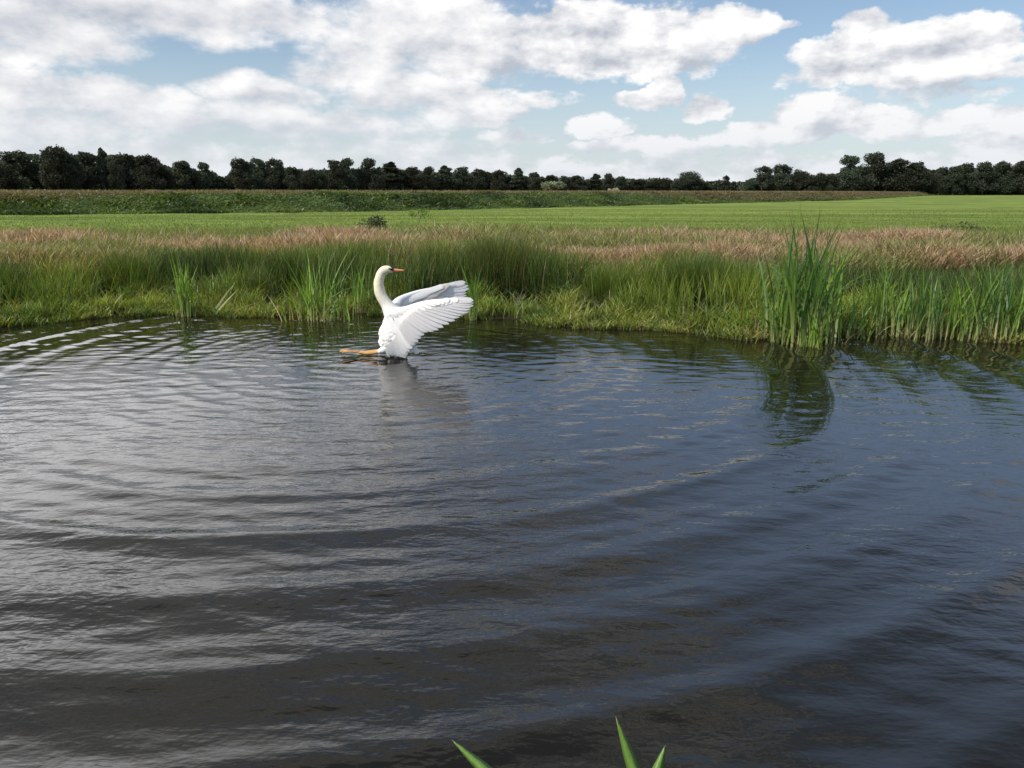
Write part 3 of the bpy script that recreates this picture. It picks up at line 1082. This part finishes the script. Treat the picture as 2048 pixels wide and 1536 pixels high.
ORD = ['first', 'second', 'third', 'fourth', 'fifth', 'sixth', 'seventh', 'eighth', 'ninth', 'tenth', 'eleventh', 'twelfth', 'thirteenth', 'fourteenth', 'fifteenth', 'sixteenth', 'seventeenth', 'eighteenth', 'nineteenth', 'twentieth']
left_wood = [(-30, 318, 70, 'broad'), (8, 318, 50, 'bush'), (45, 300, 92, 'broad'), (118, 291, 72, 'broad'), (152, 312, 44, 'broad'), (178, 303, 56, 'broad'), (211, 298, 30, 'pine'), (236, 318, 40, 'bush'), (262, 307, 76, 'broad'), (303, 308, 62, 'broad'), (333, 328, 40, 'bush')]
gap1 = [(368, 321, 58, 'broad'), (410, 324, 38, 'broad'), (388, 345, 36, 'bush')]
mid1 = [(485, 316, 52, 'broad'), (517, 315, 44, 'broad'), (550, 316, 52, 'broad'), (588, 333, 40, 'broad'), (616, 331, 44, 'bush'), (643, 338, 36, 'bush')]
mid2 = [(668, 322, 50, 'broad'), (698, 319, 50, 'broad'), (740, 318, 50, 'broad'), (784, 328, 46, 'pine'), (828, 336, 46, 'broad'), (860, 336, 40, 'broad'), (890, 335, 38, 'pine'), (928, 336, 46, 'broad'), (958, 340, 38, 'broad')]
far1 = [(1000, 342, 40, 'broad'), (1037, 340, 30, 'pine'), (1068, 347, 32, 'broad'), (1104, 352, 34, 'broad'), (1126, 354, 26, 'broad'), (1155, 353, 36, 'broad'), (1190, 351, 28, 'pine'), (1215, 349, 26, 'broad'), (1240, 355, 30, 'broad'), (1272, 360, 36, 'bush'), (1305, 361, 38, 'bush'), (1332, 357, 34, 'bush')]
lone = [(1356, 350, 40, 'bush'), (1380, 340, 62, 'bush'), (1405, 360, 40, 'bush')]
right1 = [(1500, 358, 30, 'bush'), (1523, 331, 46, 'broad'), (1562, 328, 52, 'broad'), (1598, 336, 46, 'bush'), (1632, 343, 48, 'bush'), (1660, 346, 36, 'broad')]
right2 = [(1693, 310, 56, 'broad'), (1744, 303, 70, 'broad'), (1795, 316, 66, 'broad'), (1830, 323, 50, 'broad'), (1858, 337, 44, 'bush'), (1882, 333, 36, 'broad'), (1906, 331, 40, 'broad'), (1930, 325, 46, 'broad'), (1964, 322, 48, 'broad'), (2000, 321, 52, 'broad'), (2038, 322, 56, 'broad'), (2085, 320, 60, 'broad')]
special = {
    (118): 'tallest rounded tree of the left wood, dark crown rising over its neighbours',
    (211): 'narrow pointed tree sticking up in the left wood',
    (740): 'tree with a paler, looser crown, tallest of the middle tree line',
    (1380): 'broad bushy tree by itself at the low gap right of the middle',
    (1744): 'tallest tree with a peaked crown in the right-hand wood',
    (1693): 'round-crowned tree at the left shoulder of the right-hand wood',
    (-30): 'tree of the left wood cut by the left edge of the picture',
    (2085): 'tree of the right-hand wood beyond the right edge of the picture',
}
for lst, where, d0, d1 in ((left_wood, 'in the left wood', 165, 180), (gap1, 'right beside the left wood', 190, 195), (mid1, 'in the clump after the first gap', 200, 215),
                           (mid2, 'in the tree line above the swan', 230, 285), (far1, 'in the low distant row right of the swan', 300, 360), (lone, 'of the bushy group before the right gap', 330, 335),
                           (right1, 'in the lower part of the right-hand wood', 300, 300), (right2, 'in the taller part of the right-hand wood', 310, 345)):
    for i, (px, top, wp, kd) in enumerate(lst):
        lab = special.get(px) or '%s %s tree from the left %s' % (ORD[i], {'broad': 'round-crowned', 'pine': 'pointed', 'bush': 'bushy'}[kd], where)
        place_tree(px, top, wp * 1.22, d0 + (d1 - d0) * i / max(1, len(lst) - 1) + random.uniform(-4, 4), kd, lab)
place_tree(1450, 350, 22, 340, 'broad', 'small single tree standing alone in the gap before the right-hand wood')

# undergrowth and back rows that read as one dark mass
sky_px = [(-80, 330), (0, 330), (60, 318), (120, 315), (300, 322), (340, 340), (370, 340), (430, 352), (450, 362), (480, 340), (560, 340), (640, 348), (700, 345), (760, 345), (860, 350), (960, 352), (1040, 358), (1100, 362), (1250, 364), (1340, 365), (1400, 368), (1480, 370), (1520, 358), (1660, 360), (1700, 345), (1800, 340), (1880, 348), (2000, 342), (2120, 340)]
sp_x = np.array([p[0] for p in sky_px])
sp_y = np.array([p[1] for p in sky_px])
dist_px = np.interp
n = 70000
px = rng.random(n) * 2200 - 80
dd_ = np.interp(px, [-80, 340, 500, 960, 1340, 1480, 1500, 2120], [176, 192, 215, 300, 375, 375, 318, 350]) + rng.random(n) * 9
top = np.interp(px, sp_x, sp_y) - 3 + 9 * (fbm(px * .05, px * 0, 141) - .5)
d0_ = np.array([ray(p, 384)[0] / ray(p, 384)[1] for p in (0, 2048)])
Xn = (px - 1024) / F / cp * dd_ * (cp / 1.0) * 1.0
k_ = 1.0 / (cp + (768 - 384) / F * sp)
Xn = (px - 1024) / F * k_ * dd_
zt = CAM_H + (384 - top) / F * dd_ * 1.0
zg = gz(Xn, dd_) - .1
zz = zg + (zt - zg) * rng.random(n) ** 1.25
p = np.stack([Xn, dd_, zz], -1)
a = rng.normal(0, 1, (n, 3))
a /= np.linalg.norm(a, axis=1)[:, None]
b = np.cross(a, rng.normal(0, 1, (n, 3)))
b /= np.linalg.norm(b, axis=1)[:, None]
s = (dd_ * .0048 * (.5 + rng.random(n)))[:, None]
V = np.stack([p - a * s * .5, p + b * s * .35, p + a * s * .5, p - b * s * .35], 1).reshape(-1, 3)
o = link('undergrowth', mesh_np('undergrowth', V, np.arange(4 * n).reshape(-1, 4)), [M_tree])
tag(o, 'dark undergrowth filling the wood behind and between the trees', kind='stuff')


# shrubs
def shrub(px, py, dist, w, h, col_, label, n=900, size=.09, name='shrub', z=None):
    X = ray(px, py)[0] / ray(px, py)[1] * dist
    z0 = float(gz(np.array([X]), np.array([dist]))[0])
    cs = [(random.uniform(-.5, .5) * w, random.uniform(-.3, .3) * w, h * random.uniform(.3, .75)) for _ in range(9)]
    rs = [(w * .22, w * .2, h * .28)] * 9
    V, Fq = leaf_cloud(cs, rs, n, size)
    cc = np.repeat(jit(np.tile(np.array([col_]), (n, 1)), .4), 4, axis=0)
    root = bpy.data.objects.new(name, None)
    COL.objects.link(root)
    root.location = (X, dist, z0)
    link('leaves', mesh_np('leaves', V, Fq, col=cc), [M_grass], root)
    Vt, Ft = [], []
    for c_ in cs[:5]:
        v2, f2 = tube([(0, 0, 0), (c_[0] * .4, c_[1] * .4, c_[2] * .6), c_], [h * .02, h * .014, h * .006], 5)
        off = len(Vt)
        Vt += v2
        Ft += [tuple(i + off for i in q) for q in f2]
    link('stems', mesh_np('stems', Vt, Ft), [M_bark], root)
    tag(root, label, 'shrub')
    return root


shrub(745, 455, 24.0, 1.0, .62, (0.05, 0.065, 0.025), 'small dark bush at the edge of the meadow above the swan', 900, .06)
shrub(1112, 382, 150, 4.4, 1.9, (0.20, 0.24, 0.15), 'pale flowering shrub in front of the distant tree row', 800, .4)
shrub(1228, 388, 170, 2.0, 1.0, (0.45, 0.42, 0.36), 'small whitish bush on the horizon right of the pale shrub', 300, .3)
shrub(840, 432, 40, .9, .55, (0.13, 0.22, 0.04), 'light green thistly bush standing on the meadow before the dyke', 350, .08)
shrub(1900, 475, 24, 1.6, .42, (0.10, 0.11, 0.05), 'low brownish bush in the grass near the right edge', 700, .06)

# ------------------------------------------------------------------ near-bank leaves at the bottom of the frame
m, t, o = newmat('iris_leaf')
tcn = t.node('ShaderNodeTexCoord')
at = t.node('ShaderNodeAttribute', attribute_name='tint')
geo = t.node('ShaderNodeNewGeometry')
st = t.noise(t.vmath('MULTIPLY', tcn.outputs['Object'], (160, 160, 6)), 1.0, 3, .6)
c1 = t.mix(t.ramp(st, .3, .7), at.outputs['Color'], (0.14, 0.25, 0.05))
d_ = t.node('ShaderNodeBsdfPrincipled')
t.l.new(c1, d_.inputs['Base Color'])
d_.inputs['Roughness'].default_value = .42
tr_ = t.node('ShaderNodeBsdfTranslucent')
t.l.new(c1, tr_.inputs[0])
mx_ = t.node('ShaderNodeMixShader')
mx_.inputs[0].default_value = .3
t.l.new(d_.outputs[0], mx_.inputs[1])
t.l.new(tr_.outputs[0], mx_.inputs[2])
t.l.new(mx_.outputs[0], o.inputs[0])
M_iris = m


def broad_leaf(parent, ptsw, width, name='leaf'):
    """leaf along world points (base to tip), folded along its midrib, with thickness"""
    k = 16
    P_ = np.array(ptsw, float)
    tt = np.linspace(0, 1, len(P_))
    ts_ = np.linspace(0, 1, k)
    C_ = np.stack([np.interp(ts_, tt, P_[:, i]) for i in range(3)], -1)
    for _ in range(2):
        C_[1:-1] = (C_[:-2] + 2 * C_[1:-1] + C_[2:]) / 4
    V, Fq, cols = [], [], []
    loc = np.array(parent.location)
    for i in range(k):
        u = ts_[i]
        w = width * .5 * min(1, (1 - u) * 4.2) ** .75 * (.8 + .2 * math.sin(u * 3))
        th = .0016 * (1 - u * .6)
        c_ = C_[i] - loc
        side = np.array([1.0, 0.1, 0.0])
        nrm = np.array([0, -1.0, .35])
        V += [tuple(c_ - side * w), tuple(c_ + nrm * (.18 * w + th)), tuple(c_ + side * w), tuple(c_ + nrm * (.18 * w - th) - nrm * th)]
        tipf = max(0, (u - .93) / .07)
        g = np.array([0.17, 0.30, 0.06]) * (1 - tipf) + np.array([0.42, 0.36, 0.24]) * tipf
        cols += [g * .9, g * 1.15, g * .9, g * .8]
    for i in range(k - 1):
        for j in range(4):
            Fq.append((i * 4 + j, i * 4 + (j + 1) % 4, (i + 1) * 4 + (j + 1) % 4, (i + 1) * 4 + j))
    me_ = mesh_np(name, V, Fq, col=np.array(cols), smooth=True)
    return link(name, me_, [M_iris], parent)


def plant(loc, label):
    r_ = bpy.data.objects.new('reed_plant', None)
    COL.objects.link(r_)
    r_.location = loc
    tag(r_, label, 'reed plant', 'green leaves rising from the near bank')
    return r_


bpy.context.view_layer.update()
t1 = at_y(903, 1478, 1.80)
t1b = at_y(990, 1556, 1.74)
r1 = plant((t1b[0] + .20, 1.50, .05), 'single broad green leaf tip leaning left at the bottom edge')
broad_leaf(r1, [(t1b[0] + .20, 1.50, .05), (t1b[0] + .11, 1.62, .30), t1b, t1], .050)
t2 = at_y(1231, 1431, 1.80)
t2b = at_y(1275, 1560, 1.76)
t3 = at_y(1331, 1490, 1.78)
t3b = at_y(1308, 1560, 1.74)
bx_ = (t2b[0] + t3b[0]) / 2
r2 = plant((bx_, 1.52, .05), 'pair of upright green leaf tips, taller and shorter, at the bottom edge')
broad_leaf(r2, [(bx_, 1.52, .05), (bx_ + .01, 1.64, .30), t2b, t2], .038)
broad_leaf(r2, [(bx_ + .01, 1.52, .05), (bx_, 1.64, .28), t3b, t3], .038)

# grass of the bank the photographer stands on
n = 9000
x = (rng.random(n) * 2 - 1) * 7
y = near_edge(x) - rng.random(n) * 2.5 - .12
k = np.hypot(x, y) > .6
x, y = x[k], y[k]
nn = len(x)
o = grass_obj('near_bank_grass', [blades(np.stack([x, y, gz(x, y)], -1), .10 + .14 * rng.random(nn), rng.random(nn) * 6.28, .4 + .5 * rng.random(nn), .008, jit(np.tile([[0.06, 0.10, 0.02]], (nn, 1))), jit(np.tile([[0.14, 0.22, 0.04]], (nn, 1))), 3)])
tag(o, 'short grass on the near bank below the camera', kind='stuff')


# ------------------------------------------------------------------ the swan
SWAN_Y = SWY
SW_LOC = np.array([SWX, SWY, 0.0])


def sp3(X, Y, off=0.0):
    """a point measured on the enlarged photograph of the swan, at its own distance, local to the swan"""
    px, py = 640 + X / 5.689, 500 + Y / 5.689
    w = at_y(px, py, SWAN_Y + off)
    # keep the measured size when stepping nearer or farther
    return np.array(w) - SW_LOC


U = 0.001052   # metres per unit of that enlargement


def catmull(P_, k):
    P_ = np.array(P_, float)
    n_ = len(P_)
    out_ = []
    for s_ in np.linspace(0, n_ - 1, k):
        i = min(int(s_), n_ - 2)
        f = s_ - i
        p0, p1, p2, p3 = P_[max(i - 1, 0)], P_[i], P_[i + 1], P_[min(i + 2, n_ - 1)]
        out_.append(.5 * ((2 * p1) + (-p0 + p2) * f + (2 * p0 - 5 * p1 + 4 * p2 - p3) * f * f + (-p0 + 3 * p1 - 3 * p2 + p3) * f ** 3))
    return np.array(out_)


def loft(spec, k=60, n=28):
    """spec rows: X, Y, off, in-plane radius, depth radius (photo units for X, Y and radii)"""
    pts = np.array([sp3(a[0], a[1], a[2]) for a in spec])
    rr = np.array([(a[3] * U, a[4] * U) for a in spec])
    C_ = catmull(np.concatenate([pts, rr], 1), k)
    V, Fq = [], []
    for i in range(k):
        d = C_[min(i + 1, k - 1), :3] - C_[max(i - 1, 0), :3]
        d /= np.linalg.norm(d)
        u = np.cross(d, [0, 1, 0])
        u /= np.linalg.norm(u)
        v = np.cross(d, u)
        for j in range(n):
            a = 2 * math.pi * j / n
            V.append(C_[i, :3] + u * math.cos(a) * max(C_[i, 3], .001) + v * math.sin(a) * max(C_[i, 4], .001))
    for i in range(k - 1):
        for j in range(n):
            Fq.append((i * n + j, i * n + (j + 1) % n, (i + 1) * n + (j + 1) % n, (i + 1) * n + j))
    Fq = [tuple(f) for f in Fq]
    caps = [tuple(range(n))[::-1], tuple((k - 1) * n + j for j in range(n))]
    return [tuple(v) for v in V], Fq + caps


core = []
# torso, neck and head in one sweep: tail at the water, breast at the left, neck up, head turned right
core.append(loft([
    (930, 1215, .06, 30, 60), (900, 1160, .04, 95, 110), (870, 1080, .02, 160, 150), (860, 990, .01, 190, 170), (872, 900, 0, 188, 172), (868, 820, 0, 165, 155),
    (842, 745, 0, 125, 120), (800, 680, 0, 88, 88), (754, 610, 0, 66, 64), (708, 540, 0, 62, 58), (678, 465, 0, 60, 55), (668, 385, 0, 55, 51), (679, 312, 0, 52, 47), (700, 262, 0, 49, 44),
    (733, 232, 0, 50, 44), (770, 223, 0, 44, 40), (804, 227, 0, 34, 31), (828, 232, 0, 22, 22)], 110, 36))
# thighs run into the lower belly
core.append(loft([(800, 1080, -.05, 90, 60), (735, 1130, -.06, 55, 45), (660, 1160, -.07, 24, 20)], 16, 18))
core.append(loft([(800, 1080, .05, 90, 60), (735, 1130, .07, 52, 45), (670, 1160, .09, 24, 20)], 16, 18))
# wing arms
core.append(loft([(850, 800, -.08, 110, 60), (880, 745, -.13, 95, 48), (985, 700, -.18, 62, 34), (1110, 640, -.23, 42, 24), (1250, 592, -.28, 26, 16), (1420, 566, -.32, 14, 9), (1600, 556, -.36, 7, 5)], 44, 20))
core.append(loft([(850, 760, .08, 90, 60), (850, 660, .16, 70, 45), (900, 580, .24, 48, 32), (1010, 518, .32, 32, 22), (1180, 462, .38, 22, 15), (1380, 415, .44, 12, 8), (1540, 385, .48, 6, 5)], 44, 20))
Vc, Fc = [], []
for v_, f_ in core:
    off = len(Vc)
    Vc += v_
    Fc += [tuple(i + off for i in q) for q in f_]
tmp = bpy.data.meshes.new('swan_core')
tmp.from_pydata(Vc, [], Fc)
tmp_o = bpy.data.objects.new('swan_core', tmp)
COL.objects.link(tmp_o)
rm = tmp_o.modifiers.new('remesh', 'REMESH')
rm.mode = 'VOXEL'
rm.voxel_size = 0.0065
sm = tmp_o.modifiers.new('smooth', 'SMOOTH')
sm.iterations = 5
sm.factor = .5
dg = bpy.context.evaluated_depsgraph_get()
ev = tmp_o.evaluated_get(dg)
em = ev.to_mesh()
nv = len(em.vertices)
co = np.zeros(nv * 3)
em.vertices.foreach_get('co', co)
co = co.reshape(-1, 3)
SF = [tuple(p.vertices) for p in em.polygons]
ev.to_mesh_clear()
bpy.data.objects.remove(tmp_o)
bpy.data.meshes.remove(tmp)
# ruffled plumage: low-relief displacement of the torso (feather tracts)
nb_ = (fbm(co[:, 0] * 26, co[:, 2] * 30, 201) - .5) * .016 + (fbm(co[:, 0] * 9 + 5, co[:, 2] * 9, 205) - .5) * .03
body_mask = 1 - sstep(.42, .62, co[:, 2])
dirn = co - np.array([sp3(870, 950)])
dirn[:, 2] *= .2
dirn /= np.linalg.norm(dirn, axis=1)[:, None] + 1e-6
nk = sstep(.5, .7, co[:, 2])
co[:, 0] += nk * (fbm(co[:, 1] * 20, co[:, 2] * 16, 211) - .5) * .012
co = co + dirn * (nb_ * body_mask)[:, None]
SV = [tuple(v) for v in co]
SMI = [0] * len(SF)      # material index per face


def feather(R, T, w, nrm, mat=0, bow=0.0, tipround=.12, seg=9):
    global SV, SF, SMI
    R = np.array(R)
    T = np.array(T)
    d = T - R
    L = np.linalg.norm(d)
    d /= L
    nrm = np.array(nrm, float)
    side = np.cross(d, nrm)
    side /= np.linalg.norm(side)
    nn_ = np.cross(side, d)
    o_ = len(SV)
    for i in range(seg + 1):
        u = i / seg
        c_ = R + d * L * u + nn_ * bow * math.sin(u * math.pi) * L + side * 0.0
        if u < .7:
            ww = w * (.45 + .55 * math.sin(min(1, u / .7) * math.pi / 2))
        else:
            q = (u - .7) / .3
            ww = w * math.sqrt(max(0.0, 1 - q ** 2.4)) * 1.0
        ww = max(ww, .0008) * .5
        SV.append(tuple(c_ - side * ww))
        SV.append(tuple(c_ + nn_ * w * .05))
        SV.append(tuple(c_ + side * ww * .9))
    for i in range(seg):
        a = o_ + i * 3
        for j in range(2):
            SF.append((a + j, a + j + 1, a + 4 + j, a + 3 + j))
            SMI.append(mat)


def lerp_path(P_, u):
    P_ = np.array(P_, float)
    t_ = np.linspace(0, 1, len(P_))
    return np.array([np.interp(u, t_, P_[:, i]) for i in range(P_.shape[1])])


# near wing: roots and tips of the flight feathers, (X, Y, depth)
roots = [(1420, 575, -.32), (1300, 600, -.30), (1180, 640, -.27), (1080, 690, -.24), (1000, 740, -.22), (950, 790, -.20), (915, 850, -.19), (890, 900, -.18), (880, 960, -.17), (860, 1010, -.15), (830, 1040, -.14)]
prim = [(1748, 572, -.40), (1745, 600, -.39), (1742, 632, -.385), (1722, 672, -.375), (1690, 706, -.365), (1640, 738, -.35), (1590, 770, -.34), (1540, 805, -.33), (1480, 845, -.32), (1410, 880, -.31), (1345, 915, -.30), (1290, 930, -.29), (1228, 938, -.28)]
seco = [(1190, 965, -.26), (1150, 1010, -.25), (1110, 1045, -.24), (1075, 1080, -.23), (1045, 1125, -.22), (1015, 1155, -.20), (985, 1192, -.18), (965, 1235, -.15), (925, 1225, -.14), (880, 1215, -.12), (830, 1205, -.11), (780, 1195, -.10)]
frs = random.Random(5)
NP = len(prim)
for i, tpt in enumerate(prim):
    u = i / (NP - 1)
    r_ = lerp_path(roots, u * .46)
    jt = frs.uniform(-8, 8)
    feather(sp3(r_[0], r_[1], r_[2] - .004 * i), sp3(tpt[0] + jt, tpt[1] + frs.uniform(-4, 4), tpt[2] - .003 * i), 70 * U, (0.15, -1, .25), 1, bow=.03)
NS = len(seco)
for i, tpt in enumerate(seco):
    u = i / (NS - 1)
    r_ = lerp_path(roots, .50 + u * .5)
    feather(sp3(r_[0], r_[1], r_[2] - .035 - .002 * i), sp3(tpt[0] + frs.uniform(-5, 5), tpt[1] + frs.uniform(-5, 5), tpt[2] - .03 - .002 * i), 96 * U, (0.1, -1, .1), 1 if i < 4 else 0, bow=.02)
# greater, median and lesser coverts in overlapping rows
for row, (fa, fb, nrow, wdt) in enumerate(((.0, .50, 26, 62), (-.05, .32, 24, 60), (-.12, .18, 22, 58))):
    for i in range(nrow):
        u = (i + .5 * (row % 2)) / nrow
        if u > .56:
            continue
        r_ = lerp_path(roots, min(u, 1))
        tip = np.array(lerp_path(prim, u / .48)) if u < .48 else np.array(lerp_path(seco, (u - .48) / .52))
        a = r_ + (tip - r_) * fa
        b = r_ + (tip - r_) * fb
        if u > .55:
            a[2] = -.19
            b[2] = -.23
        dep = -.007 - .006 * row
        feather(sp3(a[0], a[1], a[2] + dep), sp3(b[0] + frs.uniform(-10, 10), b[1] + frs.uniform(-10, 10), b[2] + dep - .01), wdt * U, (0.1, -1, .2), 0, bow=.02)
# scapulars falling over the flank
for i in range(90):
    u = frs.random()
    v = frs.random()
    X0 = 770 + 190 * v + 60 * u
    Y0 = 690 + 390 * u
    dd0 = -.10 - .10 * math.sin(min(1, (X0 - 740) / 160) * 1.57) * (1 if u > .15 else .75)
    feather(sp3(X0, Y0, dd0), sp3(X0 + 40 + 70 * v, Y0 + 100 + frs.uniform(-15, 15), dd0 - .022), 62 * U, (-.2, -1, .15), 0, bow=.02)
# breast feathers, small, break the outline at the left
for i in range(60):
    u = frs.random()
    Y0 = 760 + 330 * u
    xe = np.interp(Y0, [700, 800, 900, 1000, 1100, 1160], [740, 715, 690, 676, 690, 700])
    X0 = xe + frs.uniform(10, 60)
    dz = -.10 * math.sqrt((X0 - xe) / 60)
    feather(sp3(X0, Y0, dz), sp3(X0 + frs.uniform(-24, 10), Y0 + 70, dz - .02), 40 * U, (-.6, -1, .1), 0, bow=.04)
# tail and vent feathers dipping into the water
for i in range(16):
    u = i / 15
    X0 = 780 + 170 * u
    feather(sp3(X0 - 10, 1090, -.10 + .1 * u), sp3(X0 + 28 * u, 1205 + 45 * u * frs.random() + 10 * frs.random(), -.13 + .1 * u), 40 * U, (0, -1, .1), 0, bow=.03)
# far wing
roots2 = [(1340, 425, .44), (1180, 472, .39), (1040, 530, .34), (960, 580, .30), (905, 640, .26)]
prim2 = [(1658, 366, .52), (1690, 408, .525), (1696, 440, .52), (1676, 482, .515), (1668, 524, .51), (1650, 560, .50), (1600, 600, .49), (1480, 620, .48), (1400, 650, .46), (1320, 680, .44), (1240, 710, .42), (1150, 740, .38), (1060, 760, .34), (980, 780, .30)]
for i, tpt in enumerate(prim2):
    u = i / (len(prim2) - 1)
    r_ = lerp_path(roots2, u)
    feather(sp3(r_[0], r_[1], r_[2] + .003 * i), sp3(tpt[0] + frs.uniform(-6, 6), tpt[1] + frs.uniform(-4, 4), tpt[2] + .003 * i), 66 * U, (0.1, -1, .3), 1, bow=-.02)
for row, (fa, fb) in enumerate(((-.03, .42), (-.10, .22))):
    for i in range(20):
        u = i / 19
        r_ = lerp_path(roots2, u)
        tip = lerp_path(prim2, u)
        a = r_ + (tip - r_) * fa
        b = r_ + (tip - r_) * fb
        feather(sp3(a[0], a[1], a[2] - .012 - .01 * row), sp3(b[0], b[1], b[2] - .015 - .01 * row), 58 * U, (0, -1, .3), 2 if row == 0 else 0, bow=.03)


def add_part(spec, mat, k=20, n=14):
    v_, f_ = loft(spec, k, n)
    off = len(SV)
    SV.extend(v_)
    for q in f_:
        SF.append(tuple(i + off for i in q))
        SMI.append(mat)


# bill: orange with black base, knob and nail
add_part([(815, 226, 0, 24, 24), (838, 228, 0, 21, 19), (872, 231, 0, 16, 16), (915, 232, 0, 12, 16), (948, 233, 0, 9, 14), (964, 235, 0, 4, 7)], 3)
add_part([(955, 231, 0, 7, 8), (966, 236, 0, 7, 8), (971, 242, 0, 2, 3)], 4, 8, 10)
add_part([(790, 196, 0, 8, 10), (812, 200, 0, 15, 15), (834, 208, 0, 14, 14), (850, 216, 0, 6, 8)], 4, 12, 12)
for sgn in (-1, 1):     # black lores and eye
    add_part([(780, 212, sgn * .046, 6, 7), (800, 216, sgn * .040, 9, 9), (825, 224, sgn * .024, 13, 8), (838, 228, sgn * .016, 8, 6)], 4, 12, 10)
# feet stretched forward along the water: leg and webbed foot
for sgn, dy in ((-1, 0), (1, 12)):
    o0 = -.075 if sgn < 0 else .09
    add_part([(690, 1150 - dy, o0, 22, 18), (640, 1166 - dy, o0, 20, 16), (560, 1174 - dy, o0, 21, 16), (500, 1176 - dy, o0, 17, 14), (440, 1166 - dy, o0 + .01 * sgn, 12, 14)], 5, 18, 12)
    toes = [(246, 1150 - dy, o0 + .05), (236, 1154 - dy, o0), (262, 1162 - dy, o0 - .05)]
    for tx, ty, to in toes:
        add_part([(450, 1166 - dy, o0, 9, 9), (350, 1158 - dy, (o0 + to) / 2, 8, 8), (tx + 10, ty, to, 6, 6), (tx - 14, ty + 8, to, 2, 2)], 5, 12, 8)
    # web
    off = len(SV)
    hub = sp3(440, 1166 - dy, o0)
    rim = [sp3(a[0], a[1] + 2, a[2]) for a in (toes[0], (285, 1152 - dy, o0 + .04), toes[1], (285, 1156 - dy, o0 - .035), toes[2])]
    SV.append(tuple(hub + np.array([0, 0, .004])))
    SV.extend(tuple(q + np.array([0, 0, .003])) for q in rim)
    SV.append(tuple(hub - np.array([0, 0, .003])))
    SV.extend(tuple(q - np.array([0, 0, .002])) for q in rim)
    for j in range(4):
        SF.append((off, off + 1 + j, off + 2 + j))
        SMI.append(5)
        SF.append((off + 6, off + 8 + j, off + 7 + j))
        SMI.append(5)

sw = bpy.data.meshes.new('swan')
sw.from_pydata([tuple(map(float, v)) for v in SV], [], SF)
sw.polygons.foreach_set('material_index', np.array(SMI, np.int32))
sw.polygons.foreach_set('use_smooth', np.ones(len(SF), bool))
sw.update()


def feather_mat(name, c0, trans, c_neck=None, line=0.0):
    m, t, o = newmat(name)
    tcn = t.node('ShaderNodeTexCoord')
    ob = tcn.outputs['Object']
    col_ = (*c0,)
    if c_neck:
        sp_ = t.node('ShaderNodeSeparateXYZ')
        t.l.new(ob, sp_.inputs[0])
        # iron-stained neck and head
        nz_ = t.noise(ob, 14, 4, .6)
        hh = t.math('ADD', sp_.outputs[2], t.math('MULTIPLY', t.math('SUBTRACT', nz_, .5), .12))
        f = t.ramp(hh, .48, .82)
        # only the neck: left of the wings
        g = t.math('MULTIPLY', t.ramp(sp_.outputs[0], .13, .20, 1.0, 0.0), t.ramp(sp_.outputs[1], .07, .10, 1.0, 0.0))
        f = t.math('MULTIPLY', f, g)
        col_s = t.mix(f, c0, c_neck)
    else:
        col_s = t.mix(t.noise(ob, 30, 3, .5), c0, tuple(x * .93 for x in c0))
    d = t.node('ShaderNodeBsdfPrincipled')
    t.l.new(col_s, d.inputs['Base Color'])
    d.inputs['Roughness'].default_value = .7
    d.inputs['Specular IOR Level'].default_value = .25
    nz2 = t.noise(t.vmath('MULTIPLY', ob, (1, 1, .6)), 90, 4, .7, .5)
    bp = t.node('ShaderNodeBump')
    bp.inputs['Strength'].default_value = .35
    bp.inputs['Distance'].default_value = .012
    t.l.new(nz2, bp.inputs['Height'])
    t.l.new(bp.outputs[0], d.inputs['Normal'])
    tr = t.node('ShaderNodeBsdfTranslucent')
    t.l.new(col_s, tr.inputs[0])
    mx = t.node('ShaderNodeMixShader')
    mx.inputs[0].default_value = trans
    t.l.new(d.outputs[0], mx.inputs[1])
    t.l.new(tr.outputs[0], mx.inputs[2])
    t.l.new(mx.outputs[0], o.inputs[0])
    return m


def plain(name, c0, rough=.4):
    m, t, o = newmat(name)
    tcn = t.node('ShaderNodeTexCoord')
    d = t.node('ShaderNodeBsdfPrincipled')
    t.l.new(t.mix(t.noise(tcn.outputs['Object'], 40, 4, .6), c0, tuple(x * .7 for x in c0)), d.inputs['Base Color'])
    d.inputs['Roughness'].default_value = rough
    t.l.new(d.outputs[0], o.inputs[0])
    return m


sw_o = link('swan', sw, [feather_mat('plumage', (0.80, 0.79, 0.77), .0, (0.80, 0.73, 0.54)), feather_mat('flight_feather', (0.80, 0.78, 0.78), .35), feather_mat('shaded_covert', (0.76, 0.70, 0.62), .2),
                         plain('bill_orange', (0.72, 0.27, 0.12)), plain('bill_black', (0.02, 0.018, 0.018)), plain('foot_ochre', (0.66, 0.36, 0.12), .35)])
sw_o.location = tuple(SW_LOC)
tag(sw_o, 'white swan rearing up on the pond with both wings spread and ochre feet forward', 'swan')
